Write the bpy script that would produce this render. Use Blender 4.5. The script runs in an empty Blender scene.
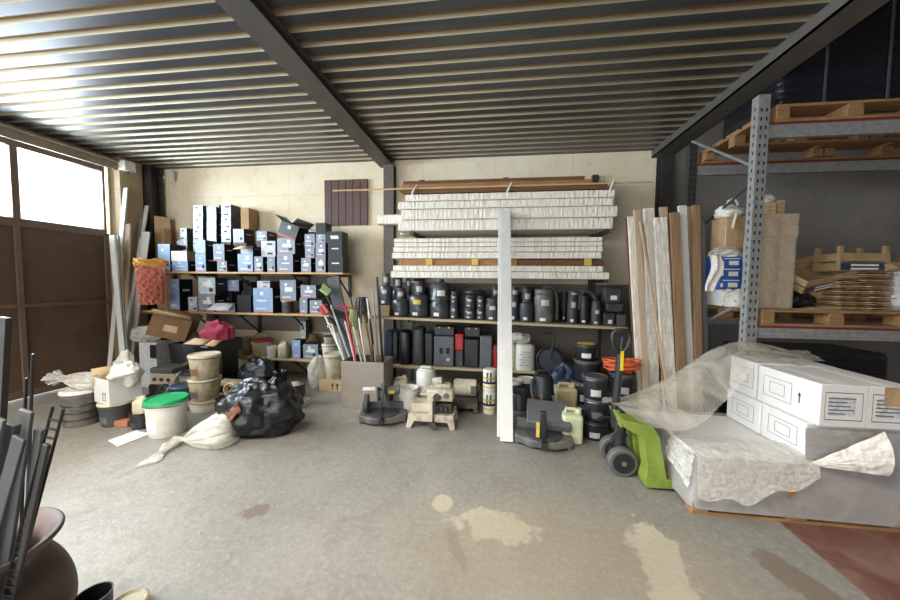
import bpy, bmesh, math, random
from mathutils import Vector, Matrix, Euler, noise
random.seed(7)
R = math.radians
SC = bpy.context.scene
COL = SC.collection

# ------------------------------------------------------------------ camera
FPX, EYE = 335.0, 1.55
def _basis(vx, vy, roll):
    d = Vector((vx - 450, 300 - vy, FPX)).normalized()
    r = R(roll)
    z = Vector((math.sin(r), math.cos(r), 0)); z = (z - d * z.dot(d)).normalized()
    x = d.cross(z)
    if x.x < 0: x = -x
    return Matrix((x, d, z))            # rows: world axes seen from the camera (right, up, forward)
MB3 = _basis(494, 282, 0.95)
cam = bpy.data.cameras.new('camera'); cam.sensor_width = 36; cam.lens = FPX / 900 * 36
cam.clip_start = 0.02; cam.clip_end = 200
co = bpy.data.objects.new('camera', cam); COL.objects.link(co)
rt = Vector([MB3[i][0] for i in range(3)]); up = Vector([MB3[i][1] for i in range(3)]); fw = Vector([MB3[i][2] for i in range(3)])
mw = Matrix((rt, up, -fw)).transposed().to_4x4(); mw.translation = (0, 0, EYE)
co.matrix_world = mw
SC.camera = co
def ray(u, v): return MB3 @ Vector((u - 450, 300 - v, FPX))
def A(u, v, Y):
    d = ray(u, v); t = Y / d.y
    return Vector((d.x * t, Y, EYE + d.z * t))
def F(u, v, Z=0.0):
    d = ray(u, v); t = (Z - EYE) / d.z
    return Vector((d.x * t, d.y * t, Z))

# ------------------------------------------------------------------ world, lights, exposure
w = bpy.data.worlds.new('sky'); SC.world = w; w.use_nodes = True
bg = w.node_tree.nodes['Background']; bg.inputs[0].default_value = (0.86, 0.93, 1.0, 1); bg.inputs[1].default_value = 2.2
def area(name, loc, rot, sx, sy, e, c):
    l = bpy.data.lights.new(name, 'AREA'); l.shape = 'RECTANGLE'; l.size = sx; l.size_y = sy; l.energy = e; l.color = c
    o = bpy.data.objects.new(name, l); o.location = loc; o.rotation_euler = rot; COL.objects.link(o); return o
area('window_daylight', (-6.35, 1.7, 2.85), (0, R(-78), 0), 0.9, 5.4, 520, (0.80, 0.91, 1.0))
area('doorway_daylight', (-3.6, -3.7, 1.7), (R(90), 0, R(-12)), 4.0, 2.9, 85, (1.0, 0.94, 0.85))
area('skylight', (-3.3, -0.7, 5.8), (R(20), 0, 0), 5.2, 2.4, 700, (1.0, 0.94, 0.85))
SC.view_settings.view_transform = 'Standard'; SC.view_settings.look = 'None'
SC.view_settings.gamma = 1.0; SC.view_settings.use_curve_mapping = False
SC.view_settings.exposure = 0.46

# ------------------------------------------------------------------ materials
def lin(c): return tuple((x / 255 / 12.92) if x / 255 <= 0.04045 else ((x / 255 + 0.055) / 1.055) ** 2.4 for x in c)
MATS = {}
def mat(name, c, rough=0.6, metal=0.0, var=0.12, scale=9.0, bump=0.0, bscale=40.0, alpha=1.0, trans=0.0, stretch=None, dirt=None):
    m = bpy.data.materials.new(name); m.use_nodes = True
    nt = m.node_tree; N = nt.nodes; L = nt.links
    b = N['Principled BSDF']; c = lin(c)
    b.inputs['Roughness'].default_value = rough; b.inputs['Metallic'].default_value = metal
    tc = N.new('ShaderNodeTexCoord'); src = tc.outputs['Object']
    if stretch:
        mp = N.new('ShaderNodeMapping'); mp.inputs['Scale'].default_value = stretch; L.new(src, mp.inputs[0]); src = mp.outputs[0]
    nz = N.new('ShaderNodeTexNoise'); nz.inputs['Scale'].default_value = scale; nz.inputs['Detail'].default_value = 5
    L.new(src, nz.inputs['Vector'])
    cr = N.new('ShaderNodeValToRGB')
    cr.color_ramp.elements[0].position = 0.3; cr.color_ramp.elements[1].position = 0.7
    cr.color_ramp.elements[0].color = (*[max(0, x * (1 - var)) for x in c], 1)
    cr.color_ramp.elements[1].color = (*[min(1, x * (1 + var)) for x in c], 1)
    L.new(nz.outputs['Fac'], cr.inputs[0]); out = cr.outputs[0]
    if dirt:
        dc, amount = dirt
        n2 = N.new('ShaderNodeTexNoise'); n2.inputs['Scale'].default_value = scale * 0.6; n2.inputs['Detail'].default_value = 8
        n2.inputs['Roughness'].default_value = 0.7
        L.new(src, n2.inputs['Vector'])
        r2 = N.new('ShaderNodeValToRGB'); r2.color_ramp.elements[0].position = 0.62 - amount * 0.3; r2.color_ramp.elements[1].position = 0.72
        L.new(n2.outputs['Fac'], r2.inputs[0])
        mx = N.new('ShaderNodeMix'); mx.data_type = 'RGBA'
        L.new(r2.outputs[0], mx.inputs[0]); L.new(out, mx.inputs[6]); mx.inputs[7].default_value = (*lin(dc), 1); out = mx.outputs[2]
    L.new(out, b.inputs['Base Color'])
    if bump:
        nb = N.new('ShaderNodeTexNoise'); nb.inputs['Scale'].default_value = bscale; nb.inputs['Detail'].default_value = 4
        L.new(src, nb.inputs['Vector'])
        bp = N.new('ShaderNodeBump'); bp.inputs['Strength'].default_value = bump; bp.inputs['Distance'].default_value = 0.02
        L.new(nb.outputs['Fac'], bp.inputs['Height']); L.new(bp.outputs[0], b.inputs['Normal'])
    if alpha < 1: b.inputs['Alpha'].default_value = alpha
    if trans: b.inputs['Transmission Weight'].default_value = trans
    MATS[name] = m; return m
M = MATS
mat('black_plastic', (38, 39, 42), 0.42, var=0.25)
mat('black_matte', (24, 24, 25), 0.7, var=0.25)
mat('black_gloss', (26, 27, 30), 0.38, bump=0.12, bscale=10)
mat('dusty_black', (92, 89, 85), 0.5, var=0.3, dirt=((134, 128, 116), 0.5))
mat('can_black', (66, 68, 71), 0.3, var=0.3, scale=14, dirt=((104, 104, 102), 0.35))
mat('sticker_grey', (190, 190, 186), 0.5, var=0.12, scale=60)
mat('charcoal', (66, 67, 70), 0.5, var=0.2, dirt=((105, 102, 96), 0.2))
mat('slate', (96, 98, 100), 0.5)
mat('blue_dark', (44, 58, 82), 0.5)
mat('box_black', (23, 23, 26), 0.5, var=0.2)
mat('box_front', (138, 148, 160), 0.4, var=0.15, scale=14)
mat('box_blue', (150, 176, 208), 0.4, var=0.14, scale=12)
mat('box_pale', (190, 193, 195), 0.45, var=0.32, scale=40)
mat('box_mint', (176, 194, 196), 0.45, var=0.14, scale=16)
mat('print_white', (228, 230, 230), 0.5, var=0.05)
mat('print_dark', (42, 42, 46), 0.5)
mat('print_red', (196, 104, 84), 0.5)
mat('label_white', (232, 230, 222), 0.5, var=0.06)
mat('label_yellow', (214, 186, 84), 0.5)
mat('cardboard', (170, 132, 92), 0.75, var=0.1, scale=6)
mat('cardboard_dark', (126, 94, 62), 0.75, var=0.12)
mat('cardboard_pale', (200, 172, 134), 0.75, var=0.1)
mat('wood_pale', (206, 172, 122), 0.6, var=0.18, scale=6, stretch=(1, 8, 8))
mat('wood', (164, 118, 72), 0.65, var=0.25, scale=5, stretch=(1, 9, 9))
mat('wood_dark', (112, 74, 44), 0.65, var=0.25, scale=5, stretch=(1, 9, 9))
mat('wood_up', (150, 118, 86), 0.65, var=0.25, scale=5, stretch=(9, 9, 0.7))
mat('wood_up_pale', (190, 168, 140), 0.65, var=0.15, scale=5, stretch=(9, 9, 0.7))
mat('ply', (196, 178, 138), 0.6, var=0.12, scale=4, stretch=(1, 6, 6))
mat('pallet_wood', (150, 114, 76), 0.7, var=0.25, scale=6, stretch=(1, 6, 6))
mat('white_paint', (226, 224, 216), 0.5, var=0.05)
mat('white_plastic', (222, 219, 208), 0.4, var=0.08, dirt=((150, 140, 118), 0.12))
mat('cream_plastic', (206, 196, 168), 0.45, var=0.1, dirt=((120, 100, 74), 0.25))
mat('dirty_cream', (190, 178, 150), 0.5, var=0.15, dirt=((92, 72, 52), 0.5))
mat('beige_can', (196, 184, 140), 0.35, var=0.1)
mat('pale_green_can', (196, 200, 164), 0.35, var=0.1)
mat('green_lid', (20, 156, 92), 0.35)
mat('white_card', (216, 214, 210), 0.55, var=0.03)
mat('white_foam', (234, 226, 210), 0.45, var=0.14, scale=46, bump=0.9, bscale=34, stretch=(1, 1, 0.22))
mat('film_white', (220, 214, 204), 0.35, var=0.14, scale=30, bump=0.5, bscale=26)
mat('brown_slat', (92, 66, 60), 0.5, var=0.15, scale=6, stretch=(9, 9, 0.8))
mat('steel', (158, 162, 164), 0.38, 0.75, var=0.15)
mat('galv', (156, 157, 154), 0.42, 0.3, var=0.18, scale=24)
mat('steel_dark', (70, 68, 66), 0.5, 0.4, var=0.2)
mat('beam_paint', (92, 88, 82), 0.55, 0.1, var=0.12)
mat('column_paint', (96, 88, 80), 0.55, 0.1, var=0.15)
mat('wire', (120, 122, 124), 0.35, 0.8)
mat('orange_cord', (210, 96, 48), 0.5)
mat('red_cord', (222, 146, 122), 0.55)
mat('yellow_rope', (222, 166, 74), 0.7)
mat('crimson', (146, 30, 58), 0.75, bump=0.6, bscale=60)
mat('crimson_pale', (196, 92, 116), 0.75)
mat('red_plastic', (186, 44, 46), 0.45)
mat('red_pole', (188, 44, 58), 0.4)
mat('yellow', (226, 196, 40), 0.5)
mat('jack_green', (126, 144, 58), 0.42, var=0.12, dirt=((96, 104, 50), 0.2))
mat('tyre', (92, 90, 86), 0.6, var=0.2)
mat('rubber', (30, 30, 30), 0.7)
mat('machine_cream', (200, 190, 168), 0.5, var=0.15, dirt=((110, 98, 82), 0.4))
mat('machine_dark', (64, 58, 52), 0.6, var=0.25, dirt=((140, 128, 110), 0.35))
mat('terracotta', (98, 78, 68), 0.6, var=0.2, dirt=((70, 60, 54), 0.3))
mat('blue_box', (30, 92, 170), 0.5)
mat('rack_red', (120, 48, 48), 0.5)
mat('wrap_brown', (178, 148, 114), 0.3, var=0.15, bump=0.5, bscale=18)
mat('wrap_black', (26, 28, 33), 0.24, var=0.3, bump=0.5, bscale=12, stretch=(0.5, 0.5, 3))
mat('leaf_green', (150, 170, 110), 0.6)
mat('bag_black', (22, 23, 26), 0.36, var=0.2, bump=0.12, bscale=9)
mat('paper', (228, 232, 236), 0.7)
mat('wall_shade', (124, 116, 104), 0.8, var=0.12, scale=3)  # wall shade behind the shelves, put into a dark surface colour
mat('crate_wood', (166, 140, 102), 0.65, var=0.2, scale=6)
mat('brick', (172, 110, 82), 0.7)
mat('skyblue', (110, 150, 190), 0.5)

def film(name, c, op, rough=0.15, bump=0.22, bscale=7):
    m = bpy.data.materials.new(name); m.use_nodes = True
    nt = m.node_tree; N = nt.nodes; L = nt.links
    b = N['Principled BSDF']; b.inputs['Base Color'].default_value = (*lin(c), 1); b.inputs['Roughness'].default_value = rough
    tc = N.new('ShaderNodeTexCoord'); nb = N.new('ShaderNodeTexNoise'); nb.inputs['Scale'].default_value = bscale; nb.inputs['Detail'].default_value = 5
    nb.inputs['Distortion'].default_value = 1.2
    L.new(tc.outputs['Object'], nb.inputs['Vector'])
    bp = N.new('ShaderNodeBump'); bp.inputs['Strength'].default_value = bump; bp.inputs['Distance'].default_value = 0.03
    L.new(nb.outputs['Fac'], bp.inputs['Height']); L.new(bp.outputs[0], b.inputs['Normal'])
    mr = N.new('ShaderNodeMapRange'); mr.inputs[1].default_value = 0.3; mr.inputs[2].default_value = 0.7
    mr.inputs[3].default_value = max(0, op - 0.14); mr.inputs[4].default_value = min(1, op + 0.14)
    L.new(nb.outputs['Fac'], mr.inputs[0]); L.new(mr.outputs[0], b.inputs['Alpha'])
    MATS[name] = m
film('clear_film', (214, 207, 192), 0.40, rough=0.1, bump=0.35, bscale=5)
film('milky_film', (228, 224, 214), 0.56, bump=0.35, bscale=22)
film('grey_film', (166, 162, 158), 0.84, bscale=5)
film('clear_bag', (222, 219, 206), 0.58, bscale=8)
film('netting', (214, 104, 84), 0.5, rough=0.6, bscale=60)

# ------------------------------------------------------------------ mesh helper
class G:
    def __init__(s): s.v = []; s.f = []; s.m = []
    def add(s, vs, fs, mi=0, X=None):
        o = len(s.v)
        s.v += [tuple(X @ Vector(p)) if X is not None else tuple(p) for p in vs]
        for f in fs: s.f.append([o + i for i in f]); s.m.append(mi)
        return s
    def bx(s, x0, x1, y0, y1, z0, z1, mi=0, X=None, fm=None):
        vs = [(x0, y0, z0), (x1, y0, z0), (x1, y1, z0), (x0, y1, z0), (x0, y0, z1), (x1, y0, z1), (x1, y1, z1), (x0, y1, z1)]
        fs = [(0, 1, 5, 4), (1, 2, 6, 5), (2, 3, 7, 6), (3, 0, 4, 7), (4, 5, 6, 7), (3, 2, 1, 0)]   # front right back left top bottom
        for i, f in enumerate(fs): s.add(vs, [f], fm[i] if fm else mi, X)
        return s
    def bc(s, c, d, mi=0, X=None):
        return s.bx(c[0] - d[0] / 2, c[0] + d[0] / 2, c[1] - d[1] / 2, c[1] + d[1] / 2, c[2] - d[2] / 2, c[2] + d[2] / 2, mi, X)
    def cyl(s, p0, p1, r0, r1=None, n=16, mi=0, caps=True):
        r1 = r0 if r1 is None else r1
        p0 = Vector(p0); p1 = Vector(p1); d = (p1 - p0).normalized()
        a = d.orthogonal().normalized(); b = d.cross(a)
        vs = []
        for p, r in ((p0, r0), (p1, r1)):
            for k in range(n):
                t = 2 * math.pi * k / n; vs.append(p + a * (r * math.cos(t)) + b * (r * math.sin(t)))
        fs = [(k, (k + 1) % n, n + (k + 1) % n, n + k) for k in range(n)]
        if caps: fs += [tuple(range(n - 1, -1, -1)), tuple(range(n, 2 * n))]
        return s.add(vs, fs, mi)
    def lathe(s, prof, n=22, mi=0, loc=(0, 0, 0), X=None, cap0=True, cap1=True, fn=None):
        vs = []
        for (r, z) in prof:
            for k in range(n):
                t = 2 * math.pi * k / n
                rr = r * (fn(t, z) if fn else 1)
                vs.append((loc[0] + rr * math.cos(t), loc[1] + rr * math.sin(t), loc[2] + z))
        fs = []
        for i in range(len(prof) - 1):
            for k in range(n): fs.append((i * n + k, i * n + (k + 1) % n, (i + 1) * n + (k + 1) % n, (i + 1) * n + k))
        if cap0: fs.append(tuple(range(n - 1, -1, -1)))
        if cap1: fs.append(tuple((len(prof) - 1) * n + k for k in range(n)))
        return s.add(vs, fs, mi, X)
    def tube(s, pts, r, n=8, mi=0, closed=False):
        pts = [Vector(p) for p in pts]; m = len(pts); vs = []; prev = None
        for i, p in enumerate(pts):
            if closed: d = pts[(i + 1) % m] - pts[i - 1]
            else: d = pts[min(i + 1, m - 1)] - pts[max(i - 1, 0)]
            if d.length < 1e-9: d = Vector((0, 0, 1))
            d.normalize()
            if prev is None: a = d.orthogonal().normalized()
            else:
                a = prev - d * prev.dot(d)
                a = a.normalized() if a.length > 1e-6 else d.orthogonal().normalized()
            prev = a; b = d.cross(a); rr = r[i] if isinstance(r, (list, tuple)) else r
            for k in range(n):
                t = 2 * math.pi * k / n; vs.append(p + a * (rr * math.cos(t)) + b * (rr * math.sin(t)))
        fs = []
        for i in range(m if closed else m - 1):
            j = (i + 1) % m
            for k in range(n): fs.append((i * n + k, i * n + (k + 1) % n, j * n + (k + 1) % n, j * n + k))
        if not closed: fs += [tuple(range(n - 1, -1, -1)), tuple((m - 1) * n + k for k in range(n))]
        return s.add(vs, fs, mi)
    def prism(s, poly, y0, y1, mi=0, X=None):           # polygon in x,z extruded along y
        n = len(poly)
        vs = [(x, y0, z) for x, z in poly] + [(x, y1, z) for x, z in poly]
        fs = [(k, (k + 1) % n, n + (k + 1) % n, n + k) for k in range(n)] + [tuple(range(n - 1, -1, -1)), tuple(range(n, 2 * n))]
        return s.add(vs, fs, mi, X)
    def grid(s, fn, nu, nv, mi=0, X=None):
        vs = [fn(i / nu, j / nv) for j in range(nv + 1) for i in range(nu + 1)]
        fs = [(j * (nu + 1) + i, j * (nu + 1) + i + 1, (j + 1) * (nu + 1) + i + 1, (j + 1) * (nu + 1) + i) for j in range(nv) for i in range(nu)]
        return s.add(vs, fs, mi, X)
    def build(s, name, mats, parent=None, loc=None, bevel=0.0, solid=0.0, smooth=True, sub=0, seg=2):
        me = bpy.data.meshes.new(name); me.from_pydata(s.v, [], s.f); me.update()
        bm = bmesh.new(); bm.from_mesh(me); bmesh.ops.remove_doubles(bm, verts=bm.verts, dist=1e-6)
        bmesh.ops.recalc_face_normals(bm, faces=bm.faces); bm.to_mesh(me); bm.free()
        if len(me.polygons) == len(s.m): me.polygons.foreach_set('material_index', s.m)
        if isinstance(mats, str): mats = [mats]
        for m in mats: me.materials.append(MATS[m])
        if smooth:
            me.polygons.foreach_set('use_smooth', [True] * len(me.polygons)); me.set_sharp_from_angle(angle=R(38))
        o = bpy.data.objects.new(name, me); COL.objects.link(o)
        if parent is not None: o.parent = parent
        if loc is not None: o.location = loc
        if solid:
            md = o.modifiers.new('thickness', 'SOLIDIFY'); md.thickness = solid; md.offset = 0
        if sub:
            md = o.modifiers.new('smooth', 'SUBSURF'); md.levels = sub; md.render_levels = sub
        if bevel:
            md = o.modifiers.new('bevel', 'BEVEL'); md.width = bevel; md.segments = seg; md.limit_method = 'ANGLE'; md.angle_limit = R(40)
        return o

USED = {}
def tag(o, label, cat, group=None):
    if label in USED and not group: print('DUPLICATE LABEL', label)
    USED[label] = 1
    o['label'] = label; o['category'] = cat
    if group: o['group'] = group
    return o
def thing(name, label, cat, loc=(0, 0, 0), group=None, rz=0.0, rot=None):
    o = bpy.data.objects.new(name, None); o.empty_display_size = 0.1; COL.objects.link(o)
    o.location = loc; o.rotation_euler = rot if rot else (0, 0, rz)
    return tag(o, label, cat, group)
def struct(g, name, mats, **k):
    o = g.build(name, mats, **k); o['kind'] = 'structure'; return o
def copy_tree(o, parent=None):
    c = o.copy(); COL.objects.link(c)
    if parent is not None: c.parent = parent
    for ch in o.children: copy_tree(ch, c)
    return c
def arc(c, r, a0, a1, n, ax=0, bx_=2, sq=1.0):
    out = []
    for i in range(n + 1):
        t = R(a0 + (a1 - a0) * i / n); p = list(c); p[ax] += r * math.cos(t); p[bx_] += r * sq * math.sin(t); out.append(p)
    return out
ORD = ['first', 'second', 'third', 'fourth', 'fifth', 'sixth', 'seventh', 'eighth', 'ninth', 'tenth', 'eleventh', 'twelfth', 'thirteenth', 'fourteenth', 'fifteenth', 'sixteenth', 'seventeenth', 'eighteenth', 'nineteenth', 'twentieth']

PL = []                                     # what already stands where (axis boxes), so that things rest on things
def rest(x0, x1, y0, y1, zg, base=0.0):
    best = base
    for b in PL:
        ox = min(x1, b[1]) - max(x0, b[0]); oy = min(y1, b[3]) - max(y0, b[2])
        if ox > 0.2 * min(x1 - x0, b[1] - b[0]) and oy > 0.2 * min(y1 - y0, b[3] - b[2]) and b[5] <= zg + 0.07: best = max(best, b[5])
    return best
def trim(x0, x1, y0, y1, z0, z1):
    for b in PL:
        if min(y1, b[3]) - max(y0, b[2]) > 0.004 and min(z1, b[5]) - max(z0, b[4]) > 0.004 and min(x1, b[1]) - max(x0, b[0]) > 0:
            if (b[0] + b[1]) / 2 < (x0 + x1) / 2: x0 = max(x0, b[1] + 0.002)
            else: x1 = min(x1, b[0] - 0.002)
    return x0, x1
def occupy(*b): PL.append(b)

# ------------------------------------------------------------------ the setting
def nodes(name):
    m = bpy.data.materials.new(name); m.use_nodes = True; MATS[name] = m
    return m, m.node_tree, m.node_tree.nodes, m.node_tree.links, m.node_tree.nodes['Principled BSDF']
def mixc(N, L, fac, a, b):
    mx = N.new('ShaderNodeMix'); mx.data_type = 'RGBA'; L.new(fac, mx.inputs[0])
    for s, i in ((a, 6), (b, 7)):
        if isinstance(s, tuple): mx.inputs[i].default_value = (*lin(s), 1)
        else: L.new(s, mx.inputs[i])
    return mx.outputs[2]
def noise_n(N, L, src, scale, detail=6, rough=0.6, dist=0.0):
    n = N.new('ShaderNodeTexNoise'); n.inputs['Scale'].default_value = scale; n.inputs['Detail'].default_value = detail
    n.inputs['Roughness'].default_value = rough; n.inputs['Distortion'].default_value = dist; L.new(src, n.inputs['Vector']); return n.outputs['Fac']
def ramp(N, L, src, a, b):
    r = N.new('ShaderNodeMapRange'); r.inputs[1].default_value = a; r.inputs[2].default_value = b; L.new(src, r.inputs[0]); return r.outputs[0]
def math_n(N, L, op, a, b=None):
    n = N.new('ShaderNodeMath'); n.operation = op
    for i, s in enumerate((a, b)):
        if s is None: continue
        if isinstance(s, (int, float)): n.inputs[i].default_value = s
        else: L.new(s, n.inputs[i])
    return n.outputs[0]

def floor_material():
    m, nt, N, L, b = nodes('concrete_floor')
    tc = N.new('ShaderNodeTexCoord'); o = tc.outputs['Object']
    big = noise_n(N, L, o, 0.7, 6, 0.6, 0.4); mid = noise_n(N, L, o, 3.2, 8, 0.7, 0.8); fine = noise_n(N, L, o, 28, 6, 0.7)
    c = mixc(N, L, ramp(N, L, big, 0.38, 0.62), (130, 127, 119), (148, 144, 134))
    c = mixc(N, L, ramp(N, L, mid, 0.5, 0.75), c, (124, 118, 105))
    c = mixc(N, L, math_n(N, L, 'MULTIPLY', ramp(N, L, fine, 0.48, 0.72), 0.5), c, (172, 168, 158))
    grit = noise_n(N, L, o, 11, 8, 0.75, 1.2)
    c = mixc(N, L, math_n(N, L, 'MULTIPLY', ramp(N, L, grit, 0.52, 0.68), 0.55), c, (112, 106, 95))
    scr = noise_n(N, L, o, 7, 8, 0.8, 2.5)
    c = mixc(N, L, math_n(N, L, 'MULTIPLY', ramp(N, L, scr, 0.6, 0.7), 0.4), c, (104, 97, 85))
    sep = N.new('ShaderNodeSeparateXYZ'); L.new(o, sep.inputs[0])
    def patch(cx, cy, rx, ry, ang, col, amp=0.5, c=None, soft=0.1, sc=9, k=1.0):
        ca, sa = math.cos(R(ang)), math.sin(R(ang))
        dx = math_n(N, L, 'SUBTRACT', sep.outputs[0], cx); dy = math_n(N, L, 'SUBTRACT', sep.outputs[1], cy)
        u = math_n(N, L, 'ADD', math_n(N, L, 'MULTIPLY', dx, ca / rx), math_n(N, L, 'MULTIPLY', dy, sa / rx))
        v = math_n(N, L, 'ADD', math_n(N, L, 'MULTIPLY', dx, -sa / ry), math_n(N, L, 'MULTIPLY', dy, ca / ry))
        d = math_n(N, L, 'SQRT', math_n(N, L, 'ADD', math_n(N, L, 'MULTIPLY', u, u), math_n(N, L, 'MULTIPLY', v, v)))
        n = noise_n(N, L, o, sc, 5, 0.6)
        d = math_n(N, L, 'ADD', d, math_n(N, L, 'MULTIPLY', math_n(N, L, 'SUBTRACT', n, 0.5), amp * 2))
        f = math_n(N, L, 'SUBTRACT', 1.0, ramp(N, L, d, 1 - soft, 1 + soft))
        return mixc(N, L, math_n(N, L, 'MULTIPLY', f, k), c, col)
    p = F(495, 524); c = patch(p.x, p.y, 0.26, 0.13, -8, (186, 178, 158), 1.1, c)
    p = F(662, 566); c = patch(p.x, p.y, 0.13, 0.34, -8, (186, 179, 160), 1.1, c)
    p = F(442, 503); c = patch(p.x, p.y, 0.07, 0.09, 0, (182, 174, 152), 0.5, c)
    p = F(456, 548); c = patch(p.x, p.y, 0.035, 0.16, 25, (118, 106, 90), 0.6, c, k=0.7)
    p = F(255, 512); c = patch(p.x, p.y, 0.10, 0.06, 20, (110, 96, 82), 1.3, c, sc=12, k=0.8)
    p = F(560, 555); c = patch(p.x, p.y, 0.85, 0.42, 0, (150, 136, 114), 0.6, c, sc=2, soft=0.35, k=0.5)
    p = F(800, 580); c = patch(p.x, p.y, 0.09, 0.2, 20, (118, 106, 94), 0.9, c, sc=7)
    # old red floor paint to the right of the joint
    red = mixc(N, L, ramp(N, L, mid, 0.4, 0.66), (104, 66, 58), (128, 98, 86))
    x = math_n(N, L, 'ADD', sep.outputs[0], math_n(N, L, 'MULTIPLY', math_n(N, L, 'SUBTRACT', fine, 0.5), 0.05))
    c = mixc(N, L, ramp(N, L, x, 1.865, 1.885), c, red)
    L.new(c, b.inputs['Base Color'])
    L.new(math_n(N, L, 'ADD', math_n(N, L, 'MULTIPLY', mid, 0.5), 0.22), b.inputs['Roughness'])
    bp = N.new('ShaderNodeBump'); bp.inputs['Strength'].default_value = 0.35; bp.inputs['Distance'].default_value = 0.01
    L.new(math_n(N, L, 'ADD', fine, math_n(N, L, 'MULTIPLY', scr, 0.7)), bp.inputs['Height']); L.new(bp.outputs[0], b.inputs['Normal'])
floor_material()
def wall_material(name, c0, c1, seam, stain):
    m, nt, N, L, b = nodes(name)
    tc = N.new('ShaderNodeTexCoord'); o = tc.outputs['Object']
    big = noise_n(N, L, o, 0.9, 6, 0.6, 0.4); mid = noise_n(N, L, o, 5, 8, 0.7); fine = noise_n(N, L, o, 60, 4, 0.7)
    c = mixc(N, L, ramp(N, L, big, 0.35, 0.65), c0, c1)
    c = mixc(N, L, math_n(N, L, 'MULTIPLY', ramp(N, L, mid, 0.52, 0.75), 0.5), c, stain)
    mp = N.new('ShaderNodeMapping'); mp.inputs['Rotation'].default_value = (R(90), 0, 0); L.new(o, mp.inputs[0])
    br = N.new('ShaderNodeTexBrick'); br.offset = 0.0; br.inputs['Scale'].default_value = 1.0
    br.inputs['Brick Width'].default_value = 1.12; br.inputs['Row Height'].default_value = 0.98; br.inputs['Mortar Size'].default_value = 0.006
    L.new(mp.outputs[0], br.inputs['Vector'])
    c = mixc(N, L, math_n(N, L, 'MULTIPLY', br.outputs['Fac'], 0.22), c, seam)
    L.new(c, b.inputs['Base Color']); b.inputs['Roughness'].default_value = 0.85
    bp = N.new('ShaderNodeBump'); bp.inputs['Strength'].default_value = 0.4; bp.inputs['Distance'].default_value = 0.01
    L.new(fine, bp.inputs['Height']); L.new(bp.outputs[0], b.inputs['Normal'])
wall_material('wall_cream', (230, 214, 182), (238, 227, 202), (158, 142, 112), (196, 174, 134))
wall_material('wall_grey', (128, 122, 115), (140, 134, 127), (84, 80, 78), (96, 92, 90))
wall_material('wall_pilaster', (176, 158, 128), (190, 172, 142), (140, 122, 94), (158, 138, 106))
mat('gate_brown', (98, 76, 60), 0.55, var=0.12, scale=3, dirt=((78, 60, 48), 0.3))
mat('gate_rail', (112, 92, 76), 0.5, var=0.1)
mat('track_grey', (150, 140, 124), 0.5, 0.2, var=0.15)
mat('deck_sheet', (84, 86, 88), 0.4, 0.6, var=0.2, scale=3, stretch=(0.3, 3, 3))  # flange faces, painted darker than the webs of the same deck
mat('deck_warm_recess', (150, 112, 60), 0.45, 0.3, var=0.18, scale=2.5, stretch=(0.4, 3, 3))  # warm reflected light put into the recess colour
mat('deck_lit_web', (158, 147, 122), 0.4, 0.35, var=0.14, scale=3, stretch=(0.3, 3, 3))  # web faces, their light put into a paler steel colour
mat('dark_ceiling', (48, 46, 46), 0.8)
def glass_material():
    m, nt, N, L, b = nodes('window_glass')
    N.remove(b); t = N.new('ShaderNodeBsdfTransparent'); g = N.new('ShaderNodeBsdfGlossy'); g.inputs['Roughness'].default_value = 0.05
    f = N.new('ShaderNodeFresnel'); f.inputs[0].default_value = 1.35; mx = N.new('ShaderNodeMixShader')
    t.inputs[0].default_value = (0.97, 0.985, 1, 1)
    L.new(f.outputs[0], mx.inputs[0]); L.new(t.outputs[0], mx.inputs[1]); L.new(g.outputs[0], mx.inputs[2]); L.new(mx.outputs[0], N['Material Output'].inputs[0])
glass_material()

WY, LX = 5.2, -5.92
struct(G().bx(-6.4, 9, -3.8, 6.4, -0.12, 0), 'floor', 'concrete_floor')
struct(G().bx(-6.3, 2.36, WY, WY + 0.2, 0, 4.9), 'wall_back', 'wall_cream')
struct(G().bx(2.36, 9, WY + 0.1, WY + 0.3, 0, 5.2), 'wall_back_right', 'wall_grey')
struct(G().bx(8.8, 9, -3.8, WY + 0.1, 0, 6.0), 'wall_right', 'wall_grey')
g = G().bx(LX - 0.2, LX, 4.52, WY, 0, 3.6); g.bx(LX - 0.2, LX, -3.8, 4.52, 3.28, 6.0)
struct(g, 'wall_left', 'wall_pilaster')
g = G().bx(0.6, 9, -3.8, -3.6, 0, 6.0); g.bx(-6.2, 0.6, -3.8, -3.6, 3.25, 6.0)
struct(g, 'wall_front', 'wall_grey')
# corrugated steel deck under the mezzanine: ribs run along x; light and reflection painted per face
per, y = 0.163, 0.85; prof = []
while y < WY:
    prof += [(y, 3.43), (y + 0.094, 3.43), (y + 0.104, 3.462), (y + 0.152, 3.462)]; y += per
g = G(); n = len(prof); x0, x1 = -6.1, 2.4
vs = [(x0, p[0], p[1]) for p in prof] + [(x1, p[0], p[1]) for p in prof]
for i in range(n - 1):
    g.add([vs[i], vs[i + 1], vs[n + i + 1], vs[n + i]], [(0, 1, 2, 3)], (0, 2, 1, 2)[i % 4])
struct(g, 'ceiling', ['deck_sheet', 'deck_warm_recess', 'deck_lit_web'], smooth=False)
struct(G().bx(-6.1, 2.4, 0.85, WY, 3.5, 3.62), 'ceiling_slab', 'dark_ceiling')
struct(G().bx(2.4, 9, 0.85, WY + 0.1, 5.0, 5.2), 'ceiling_right', 'dark_ceiling')
struct(G().bx(-6.2, 9, -3.8, 1.05, 6.0, 6.2), 'ceiling_front', 'wall_grey')
g = G().bx(-6.2, 2.4, 0.85, 1.0, 3.62, 6.0); g.bx(2.4, 9, 0.85, 1.0, 5.2, 6.0)
struct(g, 'trim_8', 'wall_grey')
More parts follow.
